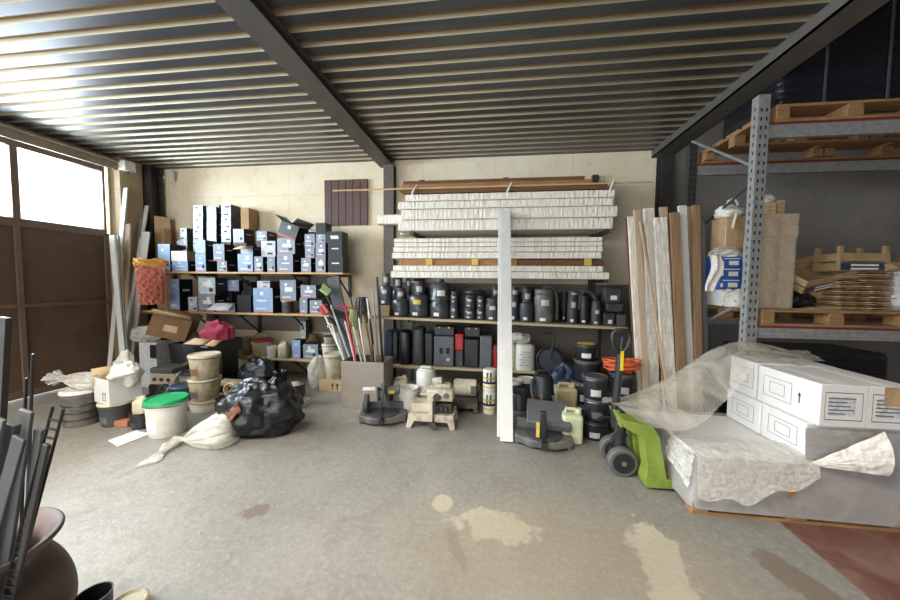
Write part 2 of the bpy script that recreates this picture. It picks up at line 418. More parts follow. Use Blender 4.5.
def ibeam(x0, x1, z0, z1, y0, y1, name):
    g = G(); xm = (x0 + x1) / 2
    g.bx(x0, x1, y0, y1, z0, z0 + 0.014); g.bx(x0, x1, y0, y1, z1 - 0.014, z1); g.bx(xm - 0.006, xm + 0.006, y0, y1, z0 + 0.014, z1 - 0.014)
    return struct(g, name, 'beam_paint')
ibeam(-1.80, -1.575, 3.33, 3.43, 0.85, WY, 'trim_1')
g = G().bx(2.19, 2.205, 0.85, WY, 3.33, 3.62); g.bx(2.19, 2.44, 0.85, WY, 3.33, 3.345); g.bx(2.425, 2.44, 0.85, WY, 3.33, 3.62)
struct(g, 'trim_2', 'beam_paint')
def hcol(x0, x1, y0, y1, z1, name, m='column_paint'):
    g = G(); ym = (y0 + y1) / 2; xm = (x0 + x1) / 2
    g.bx(x0, x1, y0, y0 + 0.01, 0, z1); g.bx(x0, x1, y1 - 0.01, y1, 0, z1); g.bx(xm - 0.005, xm + 0.005, y0 + 0.01, y1 - 0.01, 0, z1)
    return struct(g, name, m)
xa, xb = A(383.5, 240, 5.06).x, A(393.5, 240, 5.06).x
hcol(xa, xb, 5.06, 5.195, 3.33, 'trim_3')
hcol(2.26, 2.42, 5.03, 5.195, 3.33, 'trim_4', 'steel_dark')
hcol(-5.80, -5.64, 4.93, 5.12, 3.42, 'trim_5', 'steel_dark')
struct(G().bx(LX, LX + 0.16, 4.56, 4.9, 0, 3.42), 'trim_6', 'wall_pilaster')       # concrete pilaster in the corner
g = G().bx(LX - 0.02, LX + 0.13, -3.5, 4.62, 3.28, 3.36); g.bx(LX + 0.10, LX + 0.13, -3.5, 4.62, 3.22, 3.28); g.cyl((LX + 0.17, -3.5, 3.34), (LX + 0.17, 4.7, 3.34), 0.022)
struct(g, 'trim_7', 'track_grey')                                                 # sliding track over the gate
# gate: brown sheet panels between rails, window band on top
gy = [4.47, 3.49, 2.51, 1.53, 0.55, -0.43, -1.41, -2.39, -3.37]
GX = LX - 0.03
g = G()
for i in range(len(gy)):
    wd = 0.05 if 0 < i < len(gy) - 1 else 0.06
    g.bx(GX - 0.03, GX + 0.035, gy[i] - wd / 2, gy[i] + wd / 2, 0.02, 2.24)
for z in (0.02, 1.17, 2.19):
    h = 0.09 if z != 1.17 else 0.045
    for i in range(len(gy) - 1): g.bx(GX - 0.03, GX + 0.035, gy[i + 1] + 0.025, gy[i] - 0.025, z, z + h)
gate = struct(g, 'door_1', 'gate_rail')
for i in range(len(gy) - 1):
    o = G().bx(GX - 0.012, GX + 0.008, gy[i + 1] + 0.025, gy[i] - 0.025, 0.11, 2.19).build('door_panel', 'gate_brown', gate)
for i in range(len(gy) - 1):
    y0, y1 = gy[i + 1], gy[i]; g = G()
    g.bx(GX - 0.03, GX + 0.04, y0, y1, 2.24, 2.29); g.bx(GX - 0.03, GX + 0.04, y0, y1, 3.17, 3.26)
    g.bx(GX - 0.03, GX + 0.04, y0, y0 + 0.035, 2.29, 3.17); g.bx(GX - 0.03, GX + 0.04, y1 - 0.035, y1, 2.29, 3.17)
    wn = struct(g, 'window_%d' % (i + 1), 'gate_rail')
    G().bx(GX - 0.006, GX, y0 + 0.035, y1 - 0.035, 2.29, 3.17).build('pane', 'window_glass', wn)

# wall-hung brown slatted panel
p0, p1 = A(324.5, 180.5, 5.17), A(368, 225, 5.17)
t = thing('slatted_panel', 'dark brown panel of vertical slats hung high on the cream back wall', 'panel', ((p0.x + p1.x) / 2, 5.18, p1.z))
wd = (p1.x - p0.x) / 6
for k in range(6):
    G().bx(p0.x - t.location.x + k * wd + 0.004, p0.x - t.location.x + (k + 1) * wd - 0.004, -0.025, 0.0, 0, p0.z - p1.z).build('slat', 'brown_slat', t, bevel=0.002)
G().bx(p0.x - t.location.x + 0.02, p1.x - t.location.x - 0.02, 0.0, 0.016, 0.1, 0.16).build('batten', 'wood_dark', t)
# little junction box and cable in the left corner
p = A(120, 165, 4.6)
t = thing('junction_box', 'small pale junction box under the gate track in the left corner', 'junction box', (LX + 0.23, 4.62, 3.2))
G().bc((0, 0, 0.09), (0.12, 0.16, 0.15)).build('housing', 'white_plastic', t, bevel=0.008); G().cyl((0, 0, 0.0), (0, 0, 0.018), 0.02).build('cable_gland', 'charcoal', t)
pts = [A(126, 172, 4.7), A(132, 171, 5.12), A(142, 175, 5.17), A(152, 179, 5.18), A(160, 178, 5.18), A(170, 182, 5.18), A(173, 179, 5.18)]
tag(G().tube(pts, 0.006, 6).build('wall_cable', 'white_plastic'), 'thin white cable sagging across the top left wall corner', 'cable')
p = A(163, 177, 5.17)
t = thing('wall_sensor', 'small dark sensor head on the wall in the top left corner', 'sensor', p)
G().cyl((0, 0.03, 0), (0, -0.02, 0), 0.03).build('mount', 'white_plastic', t); G().cyl((0, -0.02, 0), (-0.03, -0.09, -0.01), 0.03, 0.026).build('head', 'black_plastic', t)
p = A(173.5, 176, 5.17)
tag(G().lathe([(0.035, 0), (0.045, 0.02), (0.045, 0.16), (0.03, 0.18)], 14, loc=(p.x, 5.15, p.z - 0.1)).build('cable_end_cap', 'white_plastic'), 'white rounded cover where the corner cable ends on the wall', 'cable cover')

def px0(u, Y): return A(u, 300, Y).x
# ------------------------------------------------------------------ left wall shelves
def shelf(name, label, x0, x1, y0, y1, z, brackets, m='ply', th=0.026):
    t = thing(name, label, 'shelf', ((x0 + x1) / 2, y1, z - th), 'wall shelf boards')
    cx = (x0 + x1) / 2
    G().bx(x0 - cx, x1 - cx, y0 - y1, 0, 0, th).build('board', m, t, bevel=0.002)
    for bxx in brackets:
        g = G(); d = y1 - y0
        g.bx(bxx - cx - 0.02, bxx - cx + 0.02, -d * 0.9, 0, -0.035, -0.001)
        g.bx(bxx - cx - 0.02, bxx - cx + 0.02, -0.04, 0.0, -0.36, -0.035)
        g.cyl((bxx - cx, -0.03, -0.34), (bxx - cx, -d * 0.8, -0.03), 0.014, n=8)
        g.build('bracket', 'steel_dark', t)
    occupy(x0, x1, y0, y1, z - th, z)
    return t
Z1, Z2, Z3 = 1.665, 1.045, 0.36
SF, SB = 4.62, 5.16
shelf('wall_shelf', 'uppermost pink-edged shelf board on the left wall loaded with dark boxes', -5.50, A(343, 271, SF).x, SF, SB, Z1, (-4.7, -3.9, -3.0, -2.3), 'wood_pale')
shelf('wall_shelf', 'middle shelf board on the left wall below the crowded top shelf', -5.62, A(336, 314, SF).x, SF, SB, Z2, (-4.7, -3.9, -3.0, -2.42), 'wood_pale')
shelf('wall_shelf', 'lowest left wall shelf board holding buckets and jugs', -4.3, A(341, 360, SF).x, SF, SB, Z3, (-3.6, -3.0, -2.35), 'ply')

tag(G().bx(-4.92, px0(340, 5.17), 5.165, 5.185, 0.70, Z1 - 0.04).build('shade_panel', 'wall_shade'), 'added dark panel standing in for wall shade behind the middle left shelf', 'panel')  # added sheet that paints the shade below the top shelf
LOOK = {
 'g': ('grey-fronted black box', 'box_front', 'box_black'),
 'b': ('light-blue-fronted box', 'box_blue', 'box_black'),
 'p': ('pale-fronted small box', 'box_pale', 'charcoal'),
 'm': ('mint-fronted dark box', 'box_mint', 'box_black'),
 'k': ('plain black box', 'box_black', 'box_black'),
 't': ('plain tan box', 'cardboard', 'cardboard'),
 'w': ('cream-fronted brown box', 'label_white', 'cardboard'),
}
def product_box(u0, v0, u1, v1, yf, dep, st, where, group, sticker=0, flap=None, zb=None, open_top=False):
    a, b = A(u0, v0, yf), A(u1, v1, yf)
    x0, x1, zt = a.x, b.x, a.z
    zbase = rest(x0, x1, yf, yf + dep, b.z) if zb is None else zb
    if zt < zbase + 0.04: zt = zbase + 0.04
    x0, x1 = trim(x0, x1, yf, yf + dep, zbase, zt)
    if x1 - x0 < 0.03: print('tiny', where, u0, v0); return
    x0 += 0.001; x1 -= 0.001
    occupy(x0, x1, yf, yf + dep, zbase, zt)
    look, fm, sm = LOOK[st]
    W, H = x1 - x0, zt - zbase
    t = thing('product_box', where, 'box', ((x0 + x1) / 2, yf + dep / 2, zbase), group)
    hw, hd = W / 2, dep / 2
    g = G()
    if open_top:
        k = 0.004
        g.bx(-hw, hw, -hd, -hd + k, 0, H, fm=(0, 1, 1, 1, 1, 1)); g.bx(-hw, hw, hd - k, hd, 0, H, 1); g.bx(-hw, -hw + k, -hd + k, hd - k, 0, H, 1); g.bx(hw - k, hw, -hd + k, hd - k, 0, H, 1); g.bx(-hw + k, hw - k, -hd + k, hd - k, 0, k, 1)
    else: g.bx(-hw, hw, -hd, hd, 0, H, fm=(0, 1, 1, 1, 1, 1))
    rnd = random.random
    y = -hd - 0.0008
    if st in 'gbm':
        g.bx(-hw * 0.99, hw * 0.99, y, -hd, 0.002, H * 0.06, 3)                          # red foot line
        s = min(W, H) * (0.16 + 0.08 * rnd()); cx = W * (rnd() * 0.3 - 0.15)
        g.bc((cx, -hd - 0.0006, H * 0.78), (s, 0.0012, s), 2)                          # emblem
        if rnd() < 0.6: g.bc((cx, -hd - 0.0006, H * 0.5), (W * 0.5, 0.0012, H * 0.07), 2)
        g.bc((-W * 0.1, -hd - 0.0006, H * 0.18), (W * 0.5, 0.0012, H * 0.05), 2)
        if rnd() < 0.5: g.bc((hw * 0.5, -hd - 0.0006, H * 0.3), (W * 0.22, 0.0012, H * 0.2), 4)
        g.bx(hw, hw + 0.0008, -hd * 0.5, hd * 0.5, H * 0.62, H * 0.68, 2)
    elif st == 'p':
        for k in range(3):
            g.bc((W * (rnd() * 0.5 - 0.25), -hd - 0.0006, H * (0.2 + 0.3 * k)), (W * (0.2 + 0.3 * rnd()), 0.0012, H * 0.12), 4 if k != 1 else 2)
    elif st == 'k' and rnd() < 0.7:
        g.bc((0, -hd - 0.0006, H * 0.6), (W * 0.5, 0.0012, H * 0.08), 2)
    g.build('carton', [fm, sm, 'print_white', 'print_red', 'print_dark'], t)
    if sticker: G().bc((W * 0.04, -hd - 0.001, H * (0.45 + 0.2 * rnd())), (W * 0.5, 0.002, H * 0.22)).build('sticker', 'label_white', t)
    if flap == 'front':
        G().add([(-hw, -hd, H), (hw, -hd, H), (hw * 1.05, -hd - 0.15, H - 0.06), (-hw * 1.05, -hd - 0.15, H - 0.06)], [(0, 1, 2, 3)]).build('flap', 'cardboard_pale', t, solid=0.004)
    if flap == 'up':
        G().add([(-hw, hd, H), (hw, hd, H), (hw, hd + 0.03, H + 0.09), (-hw, hd + 0.03, H + 0.09)], [(0, 1, 2, 3)]).build('flap', sm, t, solid=0.004)
    if flap == 'white':
        G().add([(-hw, -hd, H), (hw, -hd, H), (hw * 1.0 - 0.02, -hd - 0.12, H - 0.1), (-hw * 1.1 - 0.05, -hd - 0.12, H - 0.1)], [(0, 1, 2, 3)]).build('flap', 'print_white', t, solid=0.004)
    return t
def run_boxes(specs, yf, dep, row, group, stacks=False):
    specs = sorted(specs, key=lambda s: s[0])
    key = [s[4] + ('s' if len(s) > 5 and s[5].get('sticker') else '') for s in specs]
    order = sorted(range(len(specs)), key=lambda i: -specs[i][3])      # lowest first
    cols = []
    for i, s in enumerate(specs):
        m = (s[0] + s[2]) / 2
        for c in cols:
            if abs(c[0] - m) < 6: c[1].append(i); break
        else: cols.append((m, [i]))
    for i in order:
        s = specs[i]; o = s[5] if len(s) > 5 else {}
        look = LOOK[s[4]][0]
        if o.get('sticker'): look = 'white-stickered ' + look
        if stacks:
            ci = [k for k, c in enumerate(cols) if i in c[1]][0]; c = sorted(cols[ci][1], key=lambda j: specs[j][1]); r = c.index(i)
            lvl = 'topmost' if r == 0 else ORD[r] + ' from top'
            lab = '%s, %s in %s rear stack from left, %s' % (look, lvl, ORD[ci], row)
        else:
            same = [j for j in range(len(specs)) if key[j] == key[i]]
            lab = look + (', the only such in ' if len(same) == 1 else ', ' + ORD[same.index(i)] + ' such from left in ') + row
        product_box(s[0], s[1], s[2], s[3], yf, dep, s[4], lab, group, **o)
# upper shelf: two boxes hidden behind keep the rear stacks standing
FR, BK = 4.67, 4.93
top0 = [(157.5, 244, 170.5, 270, 'b'), (172, 261, 188, 270, 'b'), (195, 254, 206, 270, 'b'), (217, 261, 227, 270, 'g'), (237.5, 254, 253, 270, 'b'), (254, 256.5, 263, 270, 'g', dict(sticker=1)),
        (267, 256.7, 275, 270, 'g'), (277, 254, 293, 270, 'g'), (301, 258, 311, 270, 'g', dict(sticker=1)), (315.5, 257, 325.5, 270, 'g', dict(sticker=1)), (328, 257, 343, 270, 'k')]
run_boxes(top0, FR, 0.22, 'bottom row of top left shelf', 'dark boxes on the top left shelf')
top1 = [(171, 251, 187, 260.5, 'w'), (195, 240, 205.5, 253.5, 'b'), (213, 244, 224.5, 260.5, 'g'), (240.5, 246, 253, 253.5, 'b', dict(flap='front')), (261, 241, 275.5, 256, 'p'),
        (277, 238, 295, 253.5, 'g', dict(sticker=1)), (305, 248, 314.5, 257.5, 'g'), (315.5, 243, 325.5, 256.5, 'g', dict(sticker=1)), (328, 243, 342, 256.5, 'k')]
run_boxes(top1, FR, 0.21, 'second row up, top left shelf', 'dark boxes on the top left shelf')
top2 = [(304.5, 234, 315, 247.5, 'g'), (326, 231.5, 342, 242.5, 'k', dict(sticker=1))]
run_boxes(top2, FR + 0.01, 0.2, 'third row up, right end, top left shelf', 'dark boxes on the top left shelf')
top3 = [(315.5, 223, 325.5, 234, 'k')]
run_boxes([(316, 234.2, 325.6, 242.6, 'g')], FR + 0.01, 0.2, 'column right of the tipped box', 'dark boxes on the top left shelf')
run_boxes(top3, FR + 0.02, 0.2, 'topmost place at right end, top left shelf', 'dark boxes on the top left shelf')
back = [(177, 241, 188, 270, 'p'), (180, 228, 187, 240.5, 'p'), (193, 253, 203.5, 270, 'k'), (193, 229.5, 203, 241, 'p'), (193, 241, 203.5, 253, 'p'), (193, 217.5, 203, 229.5, 'p'), (193, 205.5, 203, 217.5, 'p'),
        (206.5, 243, 218, 270, 'k'), (206.5, 230, 216.5, 243, 'm'), (206.5, 220.5, 216.5, 230, 'b'), (206.5, 207, 216.5, 220.5, 'b', dict(flap='up')),
        (221, 256, 231, 270, 'k'), (221, 242, 231, 256, 'k'), (221, 229, 231, 242, 'p'), (221, 217, 231, 229, 'p'), (221, 204.5, 231, 217, 'p'),
        (233, 243, 247, 270, 'k'), (233, 229, 244, 243, 'm'), (256.5, 241, 268, 270, 'k'), (256.5, 231, 267, 241, 'g', dict(sticker=1)), (278, 241, 292, 270, 'k'), (304, 241, 315, 270, 'k'), (304, 232, 314, 241, 'k')]
run_boxes(back, BK, 0.23, 'top left shelf', 'dark boxes on the top left shelf', stacks=True)
run_boxes([(240.5, 208, 249, 228, 't')], BK + 0.01, 0.2, 'rear stacks of top left shelf', 'dark boxes on the top left shelf')
# the big box tipped over on top, flaps open
a, b = A(276, 236, 4.72), A(297, 216, 4.72)
t = thing('product_box', 'large dark grey box tipped on edge, flaps open, atop the left shelf pile', 'box', (A(278.5, 234.5, 4.7).x, 4.80, A(278.5, 234.5, 4.7).z), 'dark boxes on the top left shelf', rot=(0, R(20), 0))
g = G(); k = 0.005; W, D, H = 0.30, 0.26, 0.22
g.bx(0, W, -D / 2, -D / 2 + k, 0, H, fm=(0, 1, 1, 1, 1, 1)); g.bx(0, W, D / 2 - k, D / 2, 0, H, 1); g.bx(0, k, -D / 2 + k, D / 2 - k, 0, H, 1); g.bx(W - k, W, -D / 2 + k, D / 2 - k, 0, H, 1); g.bx(k, W - k, -D / 2 + k, D / 2 - k, 0, k, 1)
g.bx(0.0, W, -D / 2 - 0.001, -D / 2, 0.004, 0.024, 3); g.bc((0.15, -D / 2 - 0.001, 0.16), (0.05, 0.0012, 0.05), 2)
g.build('carton', ['charcoal', 'box_black', 'print_white', 'print_red'], t)
for vs in ([(0, -D / 2, H), (0, D / 2, H), (-0.12, D / 2, H + 0.05), (-0.12, -D / 2, H + 0.05)], [(W, -D / 2, H), (W, D / 2, H), (W + 0.13, D / 2, H + 0.02), (W + 0.13, -D / 2, H + 0.02)], [(0, D / 2, H), (W, D / 2, H), (W, D / 2 + 0.1, H + 0.1), (0, D / 2 + 0.1, H + 0.1)]):
    G().add(vs, [(0, 1, 2, 3)]).build('flap', 'charcoal', t, solid=0.004)
# middle shelf
G2 = 'boxes on the middle left shelf'
mid0 = [(169, 279, 180, 311, 'b'), (188, 297, 197.5, 311, 'p'), (198, 295, 215, 311, 'g', dict(sticker=1)), (216, 303, 235, 311, 'b', dict(flap='white')), (237, 295, 251, 311, 'k'), (253, 288, 273, 311.5, 'b'), (299.5, 298, 307.5, 312, 'g'), (309.5, 300, 322, 312, 'g')]
run_boxes(mid0, FR, 0.24, 'bottom row of middle left shelf', G2)
mid1 = [(198, 277.5, 215.5, 294.5, 'm', dict(sticker=1)), (257, 281, 270, 288, 'p'), (300.5, 285, 316, 297.5, 'g', dict(sticker=1))]
run_boxes(mid1, FR, 0.22, 'upper row of middle left shelf', G2)
midb = [(217, 291, 232, 311, 'k'), (227, 280, 239, 291, 'b'), (243, 282, 252, 311, 'k')]
run_boxes(midb, BK, 0.22, 'rear row of middle left shelf', G2)
# drum with tan lid, grey box on it
def drum(x, y, z, r, h, name, label, cat, body, lid, group=None):
    t = thing(name, label, cat, (x, y, z), group)
    G().lathe([(r * 0.92, 0), (r * 0.95, 0.01), (r, h * 0.3), (r * 0.96, h * 0.34), (r, h * 0.4), (r, h * 0.9), (r * 0.97, h * 0.93)]).build('body', body, t)
    G().lathe([(r * 1.04, h * 0.9), (r * 1.05, h * 0.95), (r * 0.98, h), (r * 0.3, h * 1.005)]).build('lid', lid, t)
    occupy(x - r, x + r, y - r, y + r, z, z + h)
    return t
p = A(287, 311, 4.76)
drum(p.x, 4.78, Z2, 0.085, 0.19, 'small_drum', 'small dark drum with a light lid under a grey box on the middle left shelf', 'drum', 'charcoal', 'dirty_cream')
run_boxes([(280, 280, 296, 294, 'g', dict(sticker=1))], 4.70, 0.17, 'place on top of the small drum', G2)
# black bags lying on the middle shelf
def blob(name, mt, c, r, label, cat, seed=0, amp=0.25, flat=True, parent=None, n=(36, 22), freq=3.0, group=None, power=1.0, floor_z=0.0, ridge=True):
    g = G(); sd = Vector((seed * 3.1, seed * 1.7, seed * 5.3))
    def fn(a, b):
        th = 2 * math.pi * a; ph = math.pi * (b - 0.5)
        d = Vector((math.cos(th) * math.cos(ph), math.sin(th) * math.cos(ph), math.sin(ph)))
        k = noise.fractal(d * freq * 0.5 + sd, 1.0, 2.0, 4)
        if ridge: k -= 0.9 * abs(noise.noise(d * freq * 1.3 + sd * 2)) - 0.25
        s = 1 + amp * k
        z = d.z
        p = Vector((d.x * r[0] * s, d.y * r[1] * s, z * r[2] * s))
        if flat: p.z = max(p.z + r[2] * 0.75, 0.0)
        return p
    g.grid(fn, *n)
    o = g.build(name, mt, parent, loc=c, sub=1)
    if label: tag(o, label, cat, group)
    return o
p = A(186, 296, 4.8); blob('plastic_bag', 'bag_black', (p.x + 0.02, 4.95, Z2), (0.15, 0.14, 0.12), 'crumpled black bag between boxes at the left end of the middle left shelf', 'bag', 3, 0.3)
# lowest shelf: buckets, jugs, small boxes
def bucket(x, y, z, r, h, body, label, cat='bucket', lid=None, handle=True, group=None, taper=0.86, hang=60, up=False, name='bucket', labelmat=None, rim=None, rz=0.0, occ=True, fill=None):
    t = thing(name, label, cat, (x, y, z), group, rz=rz)
    rb = r * taper
    if lid: G().lathe([(rb * 0.96, 0), (rb, 0.008), (r * 0.985, h * 0.80), (r * 1.03, h * 0.81), (r * 1.03, h * 0.86), (r * 0.99, h * 0.87), (r, h * 0.94)], 26).build('body', body, t)
    else:
        G().lathe([(rb * 0.96, 0), (rb, 0.008), (r * 0.985, h * 0.80), (r * 1.04, h * 0.81), (r * 1.04, h * 0.85), (r, h * 0.86), (r * 1.0, h * 0.985), (r * 1.03, h), (r * 0.96, h), (r * 0.95, h * 0.9), (rb * 0.9, 0.02)], 26).build('body', body, t)
    if lid: G().lathe([(r * 0.99, h * 0.90), (r * 1.06, h * 0.91), (r * 1.06, h * 0.97), (r * 1.02, h), (r * 0.94, h), (r * 0.92, h * 0.975), (0.01, h * 0.975)], 26).build('lid', lid, t)
    if fill: G().lathe([(r * 0.93, h * 0.8), (r * 0.5, h * 0.88), (0.01, h * 0.9)], 20, cap0=False).build('contents', fill, t)
    if handle:
        pts = []
        for i in range(15):
            a = math.pi * i / 14; q = Vector((r * 1.05 * math.cos(a), 0, r * 1.0 * math.sin(a)))
            q.rotate(Euler((R(0 if up else hang + 25), 0, 0))); pts.append((q.x, q.y * 1.0, q.z + h * 0.84))
        if not up: pts = [(px, -abs(py) if abs(py) > 0.01 else py, pz) for px, py, pz in pts]; pts = [(px, min(py, -math.sqrt(max(0, (r * 1.06) ** 2 - px * px))), pz) for px, py, pz in pts]
        G().tube(pts, 0.004, 6).build('handle', 'wire', t)
    if labelmat:
        g = G(); n = 10
        def fn(a, b):
            th = R(-100 - 26 + 52 * a); rr = (rb + (r - rb) * (0.2 + 0.35 * b)) * 1.012
            return (rr * math.cos(th), rr * math.sin(th), h * (0.16 + 0.3 * b))
        g.grid(fn, n, 1); g.build('label', labelmat, t)
    if occ: occupy(x - r, x + r, y - r, y + r, z, z + h)
    return t
def jug(x, y, z, wd, dp, h, m, label, cat='jug', rz=0.0, cap='white_plastic', name='jug', group=None):
    t = thing(name, label, cat, (x, y, z), group, rz=rz)
    g = G(); hw, hd = wd / 2, dp / 2
    prof = [(0.92, 0), (1, 0.03), (1, 0.68), (0.93, 0.76), (0.6, 0.86), (0.3, 0.90), (0.28, 0.95)]
    vs = []; n = 16
    for s, z_ in prof:
        for k in range(n):
            a = 2 * math.pi * (k + 0.5) / n; c_, s_ = math.cos(a), math.sin(a)
            e = 0.45 if s > 0.5 else 1.0
            vs.append((hw * s * math.copysign(abs(c_) ** e, c_) + (0.22 * wd if s < 0.5 else (0.12 * wd if s < 0.7 else 0)), hd * s * math.copysign(abs(s_) ** e, s_), h * z_))
    fs = [(i * n + k, i * n + (k + 1) % n, (i + 1) * n + (k + 1) % n, (i + 1) * n + k) for i in range(len(prof) - 1) for k in range(n)]
    fs += [tuple(range(n - 1, -1, -1)), tuple((len(prof) - 1) * n + k for k in range(n))]
    g.add(vs, fs).build('body', m, t, bevel=0.003)
    G().cyl((0.22 * wd, 0, h * 0.945), (0.22 * wd, 0, h), 0.1 * wd + 0.006).build('cap', cap, t)
    G().tube([(-hw * 0.75, 0, h * 0.72), (-hw * 0.7, 0, h * 0.88), (-hw * 0.1, 0, h * 0.92), (0.1 * wd, 0, h * 0.88)], 0.05 * wd + 0.005, 8).build('grip', m, t)
    occupy(x - hw, x + hw, y - hd, y + hd, z, z + h * 0.9)
    return t
def pr(u0, u1, Y):                          # radius of an upright cylinder seen between two edges (wide lens widens it off axis)
    return (A(u1, 300, Y).x - A(u0, 300, Y).x) / 2 * math.cos(math.atan(((u0 + u1) / 2 - 485) / FPX)) ** 0.6
def px(u, Y): return A(u, 300, Y).x
def zz(v, Y, u=450): return A(u, v, Y).z
Y = 4.82
bucket(px(262, Y), Y, Z3, 0.155, 0.25, 'cream_plastic', 'cream bucket with a red rim and raised wire handle on the lowest left shelf', lid='red_plastic', up=True, labelmat='label_yellow')
bucket(px(243.5, Y), Y + 0.05, Z3, 0.08, 0.27, 'dirty_cream', 'small grimy tub left of the red-rimmed bucket on the lowest left shelf', handle=False)
bucket(px(271.5, 4.70), 4.69, Z3, 0.07, 0.18, 'white_plastic', 'small white pot in front of the red-rimmed bucket', 'pot', handle=False, lid='white_plastic', name='plastic_pot')
jug(px(283, 4.72), 4.72, Z3, 0.15, 0.13, 0.26, 'cream_plastic', 'squat white jug beside the red-rimmed bucket on the lowest left shelf')
run_boxes([(292, 340, 300.5, 357, 'b')], 4.68, 0.15, 'place beside the squat white jug', 'boxes on the lowest left shelf')
run_boxes([(303, 344, 318, 357, 'g', dict(sticker=1))], 4.68, 0.2, 'place left of the two stacked tubs', 'boxes on the lowest left shelf')
run_boxes([(300.5, 321, 306, 342, 'p')], 4.93, 0.1, 'rear of lowest left shelf', 'boxes on the lowest left shelf')
blob('crumpled_bag', 'cardboard_dark', (px(312, 4.98), 5.0, Z3), (0.12, 0.11, 0.2), 'crumpled brown paper sack at the back of the lowest left shelf', 'sack', 5, 0.3)
bucket(px(329, 4.75), 4.75, Z3, 0.108, 0.24, 'white_plastic', 'lower white tub of the pair stacked at the right end of the lowest left shelf', 'tub', lid='white_plastic', name='tub')
bucket(px(329.5, 4.75), 4.75, Z3 + 0.24, 0.092, 0.115, 'dirty_cream', 'upper shallow tub of the pair stacked at the right end of the lowest left shelf', 'tub', handle=False, name='tub', lid='charcoal')
# below the lowest shelf
blob('clear_bag', 'clear_bag', (px(315, 4.4), 4.44, 0), (0.13, 0.13, 0.28), 'translucent bag of scraps standing on the floor under the lowest left shelf', 'bag', 8, 0.22)
bucket(px(334, 4.5), 4.5, 0.16, 0.145, 0.35, 'cream_plastic', 'tall cream bucket with lid beside the upright grey tool bin', lid='cream_plastic')
a = px(325, 4.34)
t = thing('low_carton', 'low cream carton with upward arrows under the tall cream bucket', 'carton', (px(335, 4.5), 4.5, 0))
G().bx(-0.17, 0.17, -0.16, 0.16, 0, 0.16).build('carton', 'cardboard_pale', t, bevel=0.003)
for dx in (0.03, 0.1):
    G().prism([(dx - 0.006, 0.03), (dx + 0.006, 0.03), (dx + 0.006, 0.09), (dx + 0.022, 0.09), (dx, 0.125), (dx - 0.022, 0.09), (dx - 0.006, 0.09)], -0.162, -0.16).build('arrow_mark', 'print_dark', t)

# ------------------------------------------------------------------ cantilever rack with wrapped panel packs
YF = 4.50
zL1, zL2, zL3 = zz(191.0, YF, 500), zz(230.0, YF, 500), zz(278.5, YF, 500)
t = thing('cantilever_rack', 'dark steel wall rack whose arms carry the long white wrapped panel packs', 'rack', (0.15, 5.19, 0))
for x in (-1.12, 0.15, 1.42):
    G().bx(x - 0.19, x - 0.11, -0.07, 0, 1.2, 3.1).build('upright', 'steel_dark', t)
    for z in (zL1, zL2, zL3):
        G().bx(x - 0.175, x - 0.125, -0.68, -0.07, z - 0.05, z - 0.003).build('arm', 'steel_dark', t)
    G().tube([(x - 0.15, -0.70, zL1 - 0.02), (x - 0.13, -0.71, zL1 + 0.02), (x - 0.09, -0.66, zL1 + 0.11)], 0.014, 8).build('arm_tip', 'white_paint', t)
def pack(u0, u1, v0, z0, yf, dep, label, m='white_foam', zt=None, group='white wrapped panel packs on the wall rack', strip=True, name='panel_pack', cat='panel pack'):
    x0, x1 = px(u0, yf), px(u1, yf); zt = zz(v0, yf, 500) if zt is None else zt
    h = zt - z0; L = x1 - x0
    t = thing(name, label, cat, ((x0 + x1) / 2, yf + dep / 2, z0), group)
    g = G(); nu = 60
    def fn(a, b):                                            # long crumpled sleeve around a flat pack
        ang = 2 * math.pi * b; sx = (a - 0.5) * L
        c_, s_ = math.cos(ang), math.sin(ang)
        y = dep / 2 * math.copysign(abs(c_) ** 0.18, c_); z = h / 2 + h / 2 * math.copysign(abs(s_) ** 0.18, s_)
        n = noise.noise(Vector((sx * 9, y * 5, z * 22 + x0 * 7 + z0 * 31)))
        return (sx + 0.006 * n, y + 0.006 * n, max(0.0, min(h - 0.001, z)))
    g.grid(fn, nu, 20)
    k = len(g.v) // 21
    g.f.append([j * (nu + 1) for j in range(20)]); g.m.append(0)
    g.f.append([j * (nu + 1) + nu for j in range(20)][::-1]); g.m.append(0)
    g.build('sleeve', m, t)
    if strip: G().bx(-L / 2 + 0.02, L / 2 - 0.02, -dep / 2 - 0.008, -dep / 2 - 0.003, h * 0.02, h * 0.09).build('edge_strip', 'white_paint', t)
    occupy(x0, x1, yf, yf + dep, z0, zt)
    return zt
nm = ['lowest', 'second from the bottom', 'second from the top', 'topmost']
z = zL2
for i, (u0, u1, v) in enumerate([(398, 610, 218.5), (401, 614, 207.5), (398, 610, 199.5), (405, 611, 192)]):
    z = pack(u0, u1, v, z, YF, 0.34, 'long white foam-wrapped pack, ' + nm[i] + ' of the upper four on wall rack') + 0.001
zr = zL2
zr = pack(400, 600, 222.5, zr, 4.86, 0.24, 'white wrapped panel pack lying hidden low behind the upper four packs') + 0.001
pack(377, 598, 212.5, zr, 4.86, 0.17, 'white wrapped pack at the back whose end sticks out left past the steel column', strip=False)
z = zL3
for i, (u0, u1, v) in enumerate([(391, 608, 271.5), (393, 602, 265.5)]):
    z = pack(u0, u1, v, z, YF + 0.01, 0.36, 'long thin white pack, ' + ['lower', 'upper'][i] + ' of the two beneath the wooden planks') + 0.001
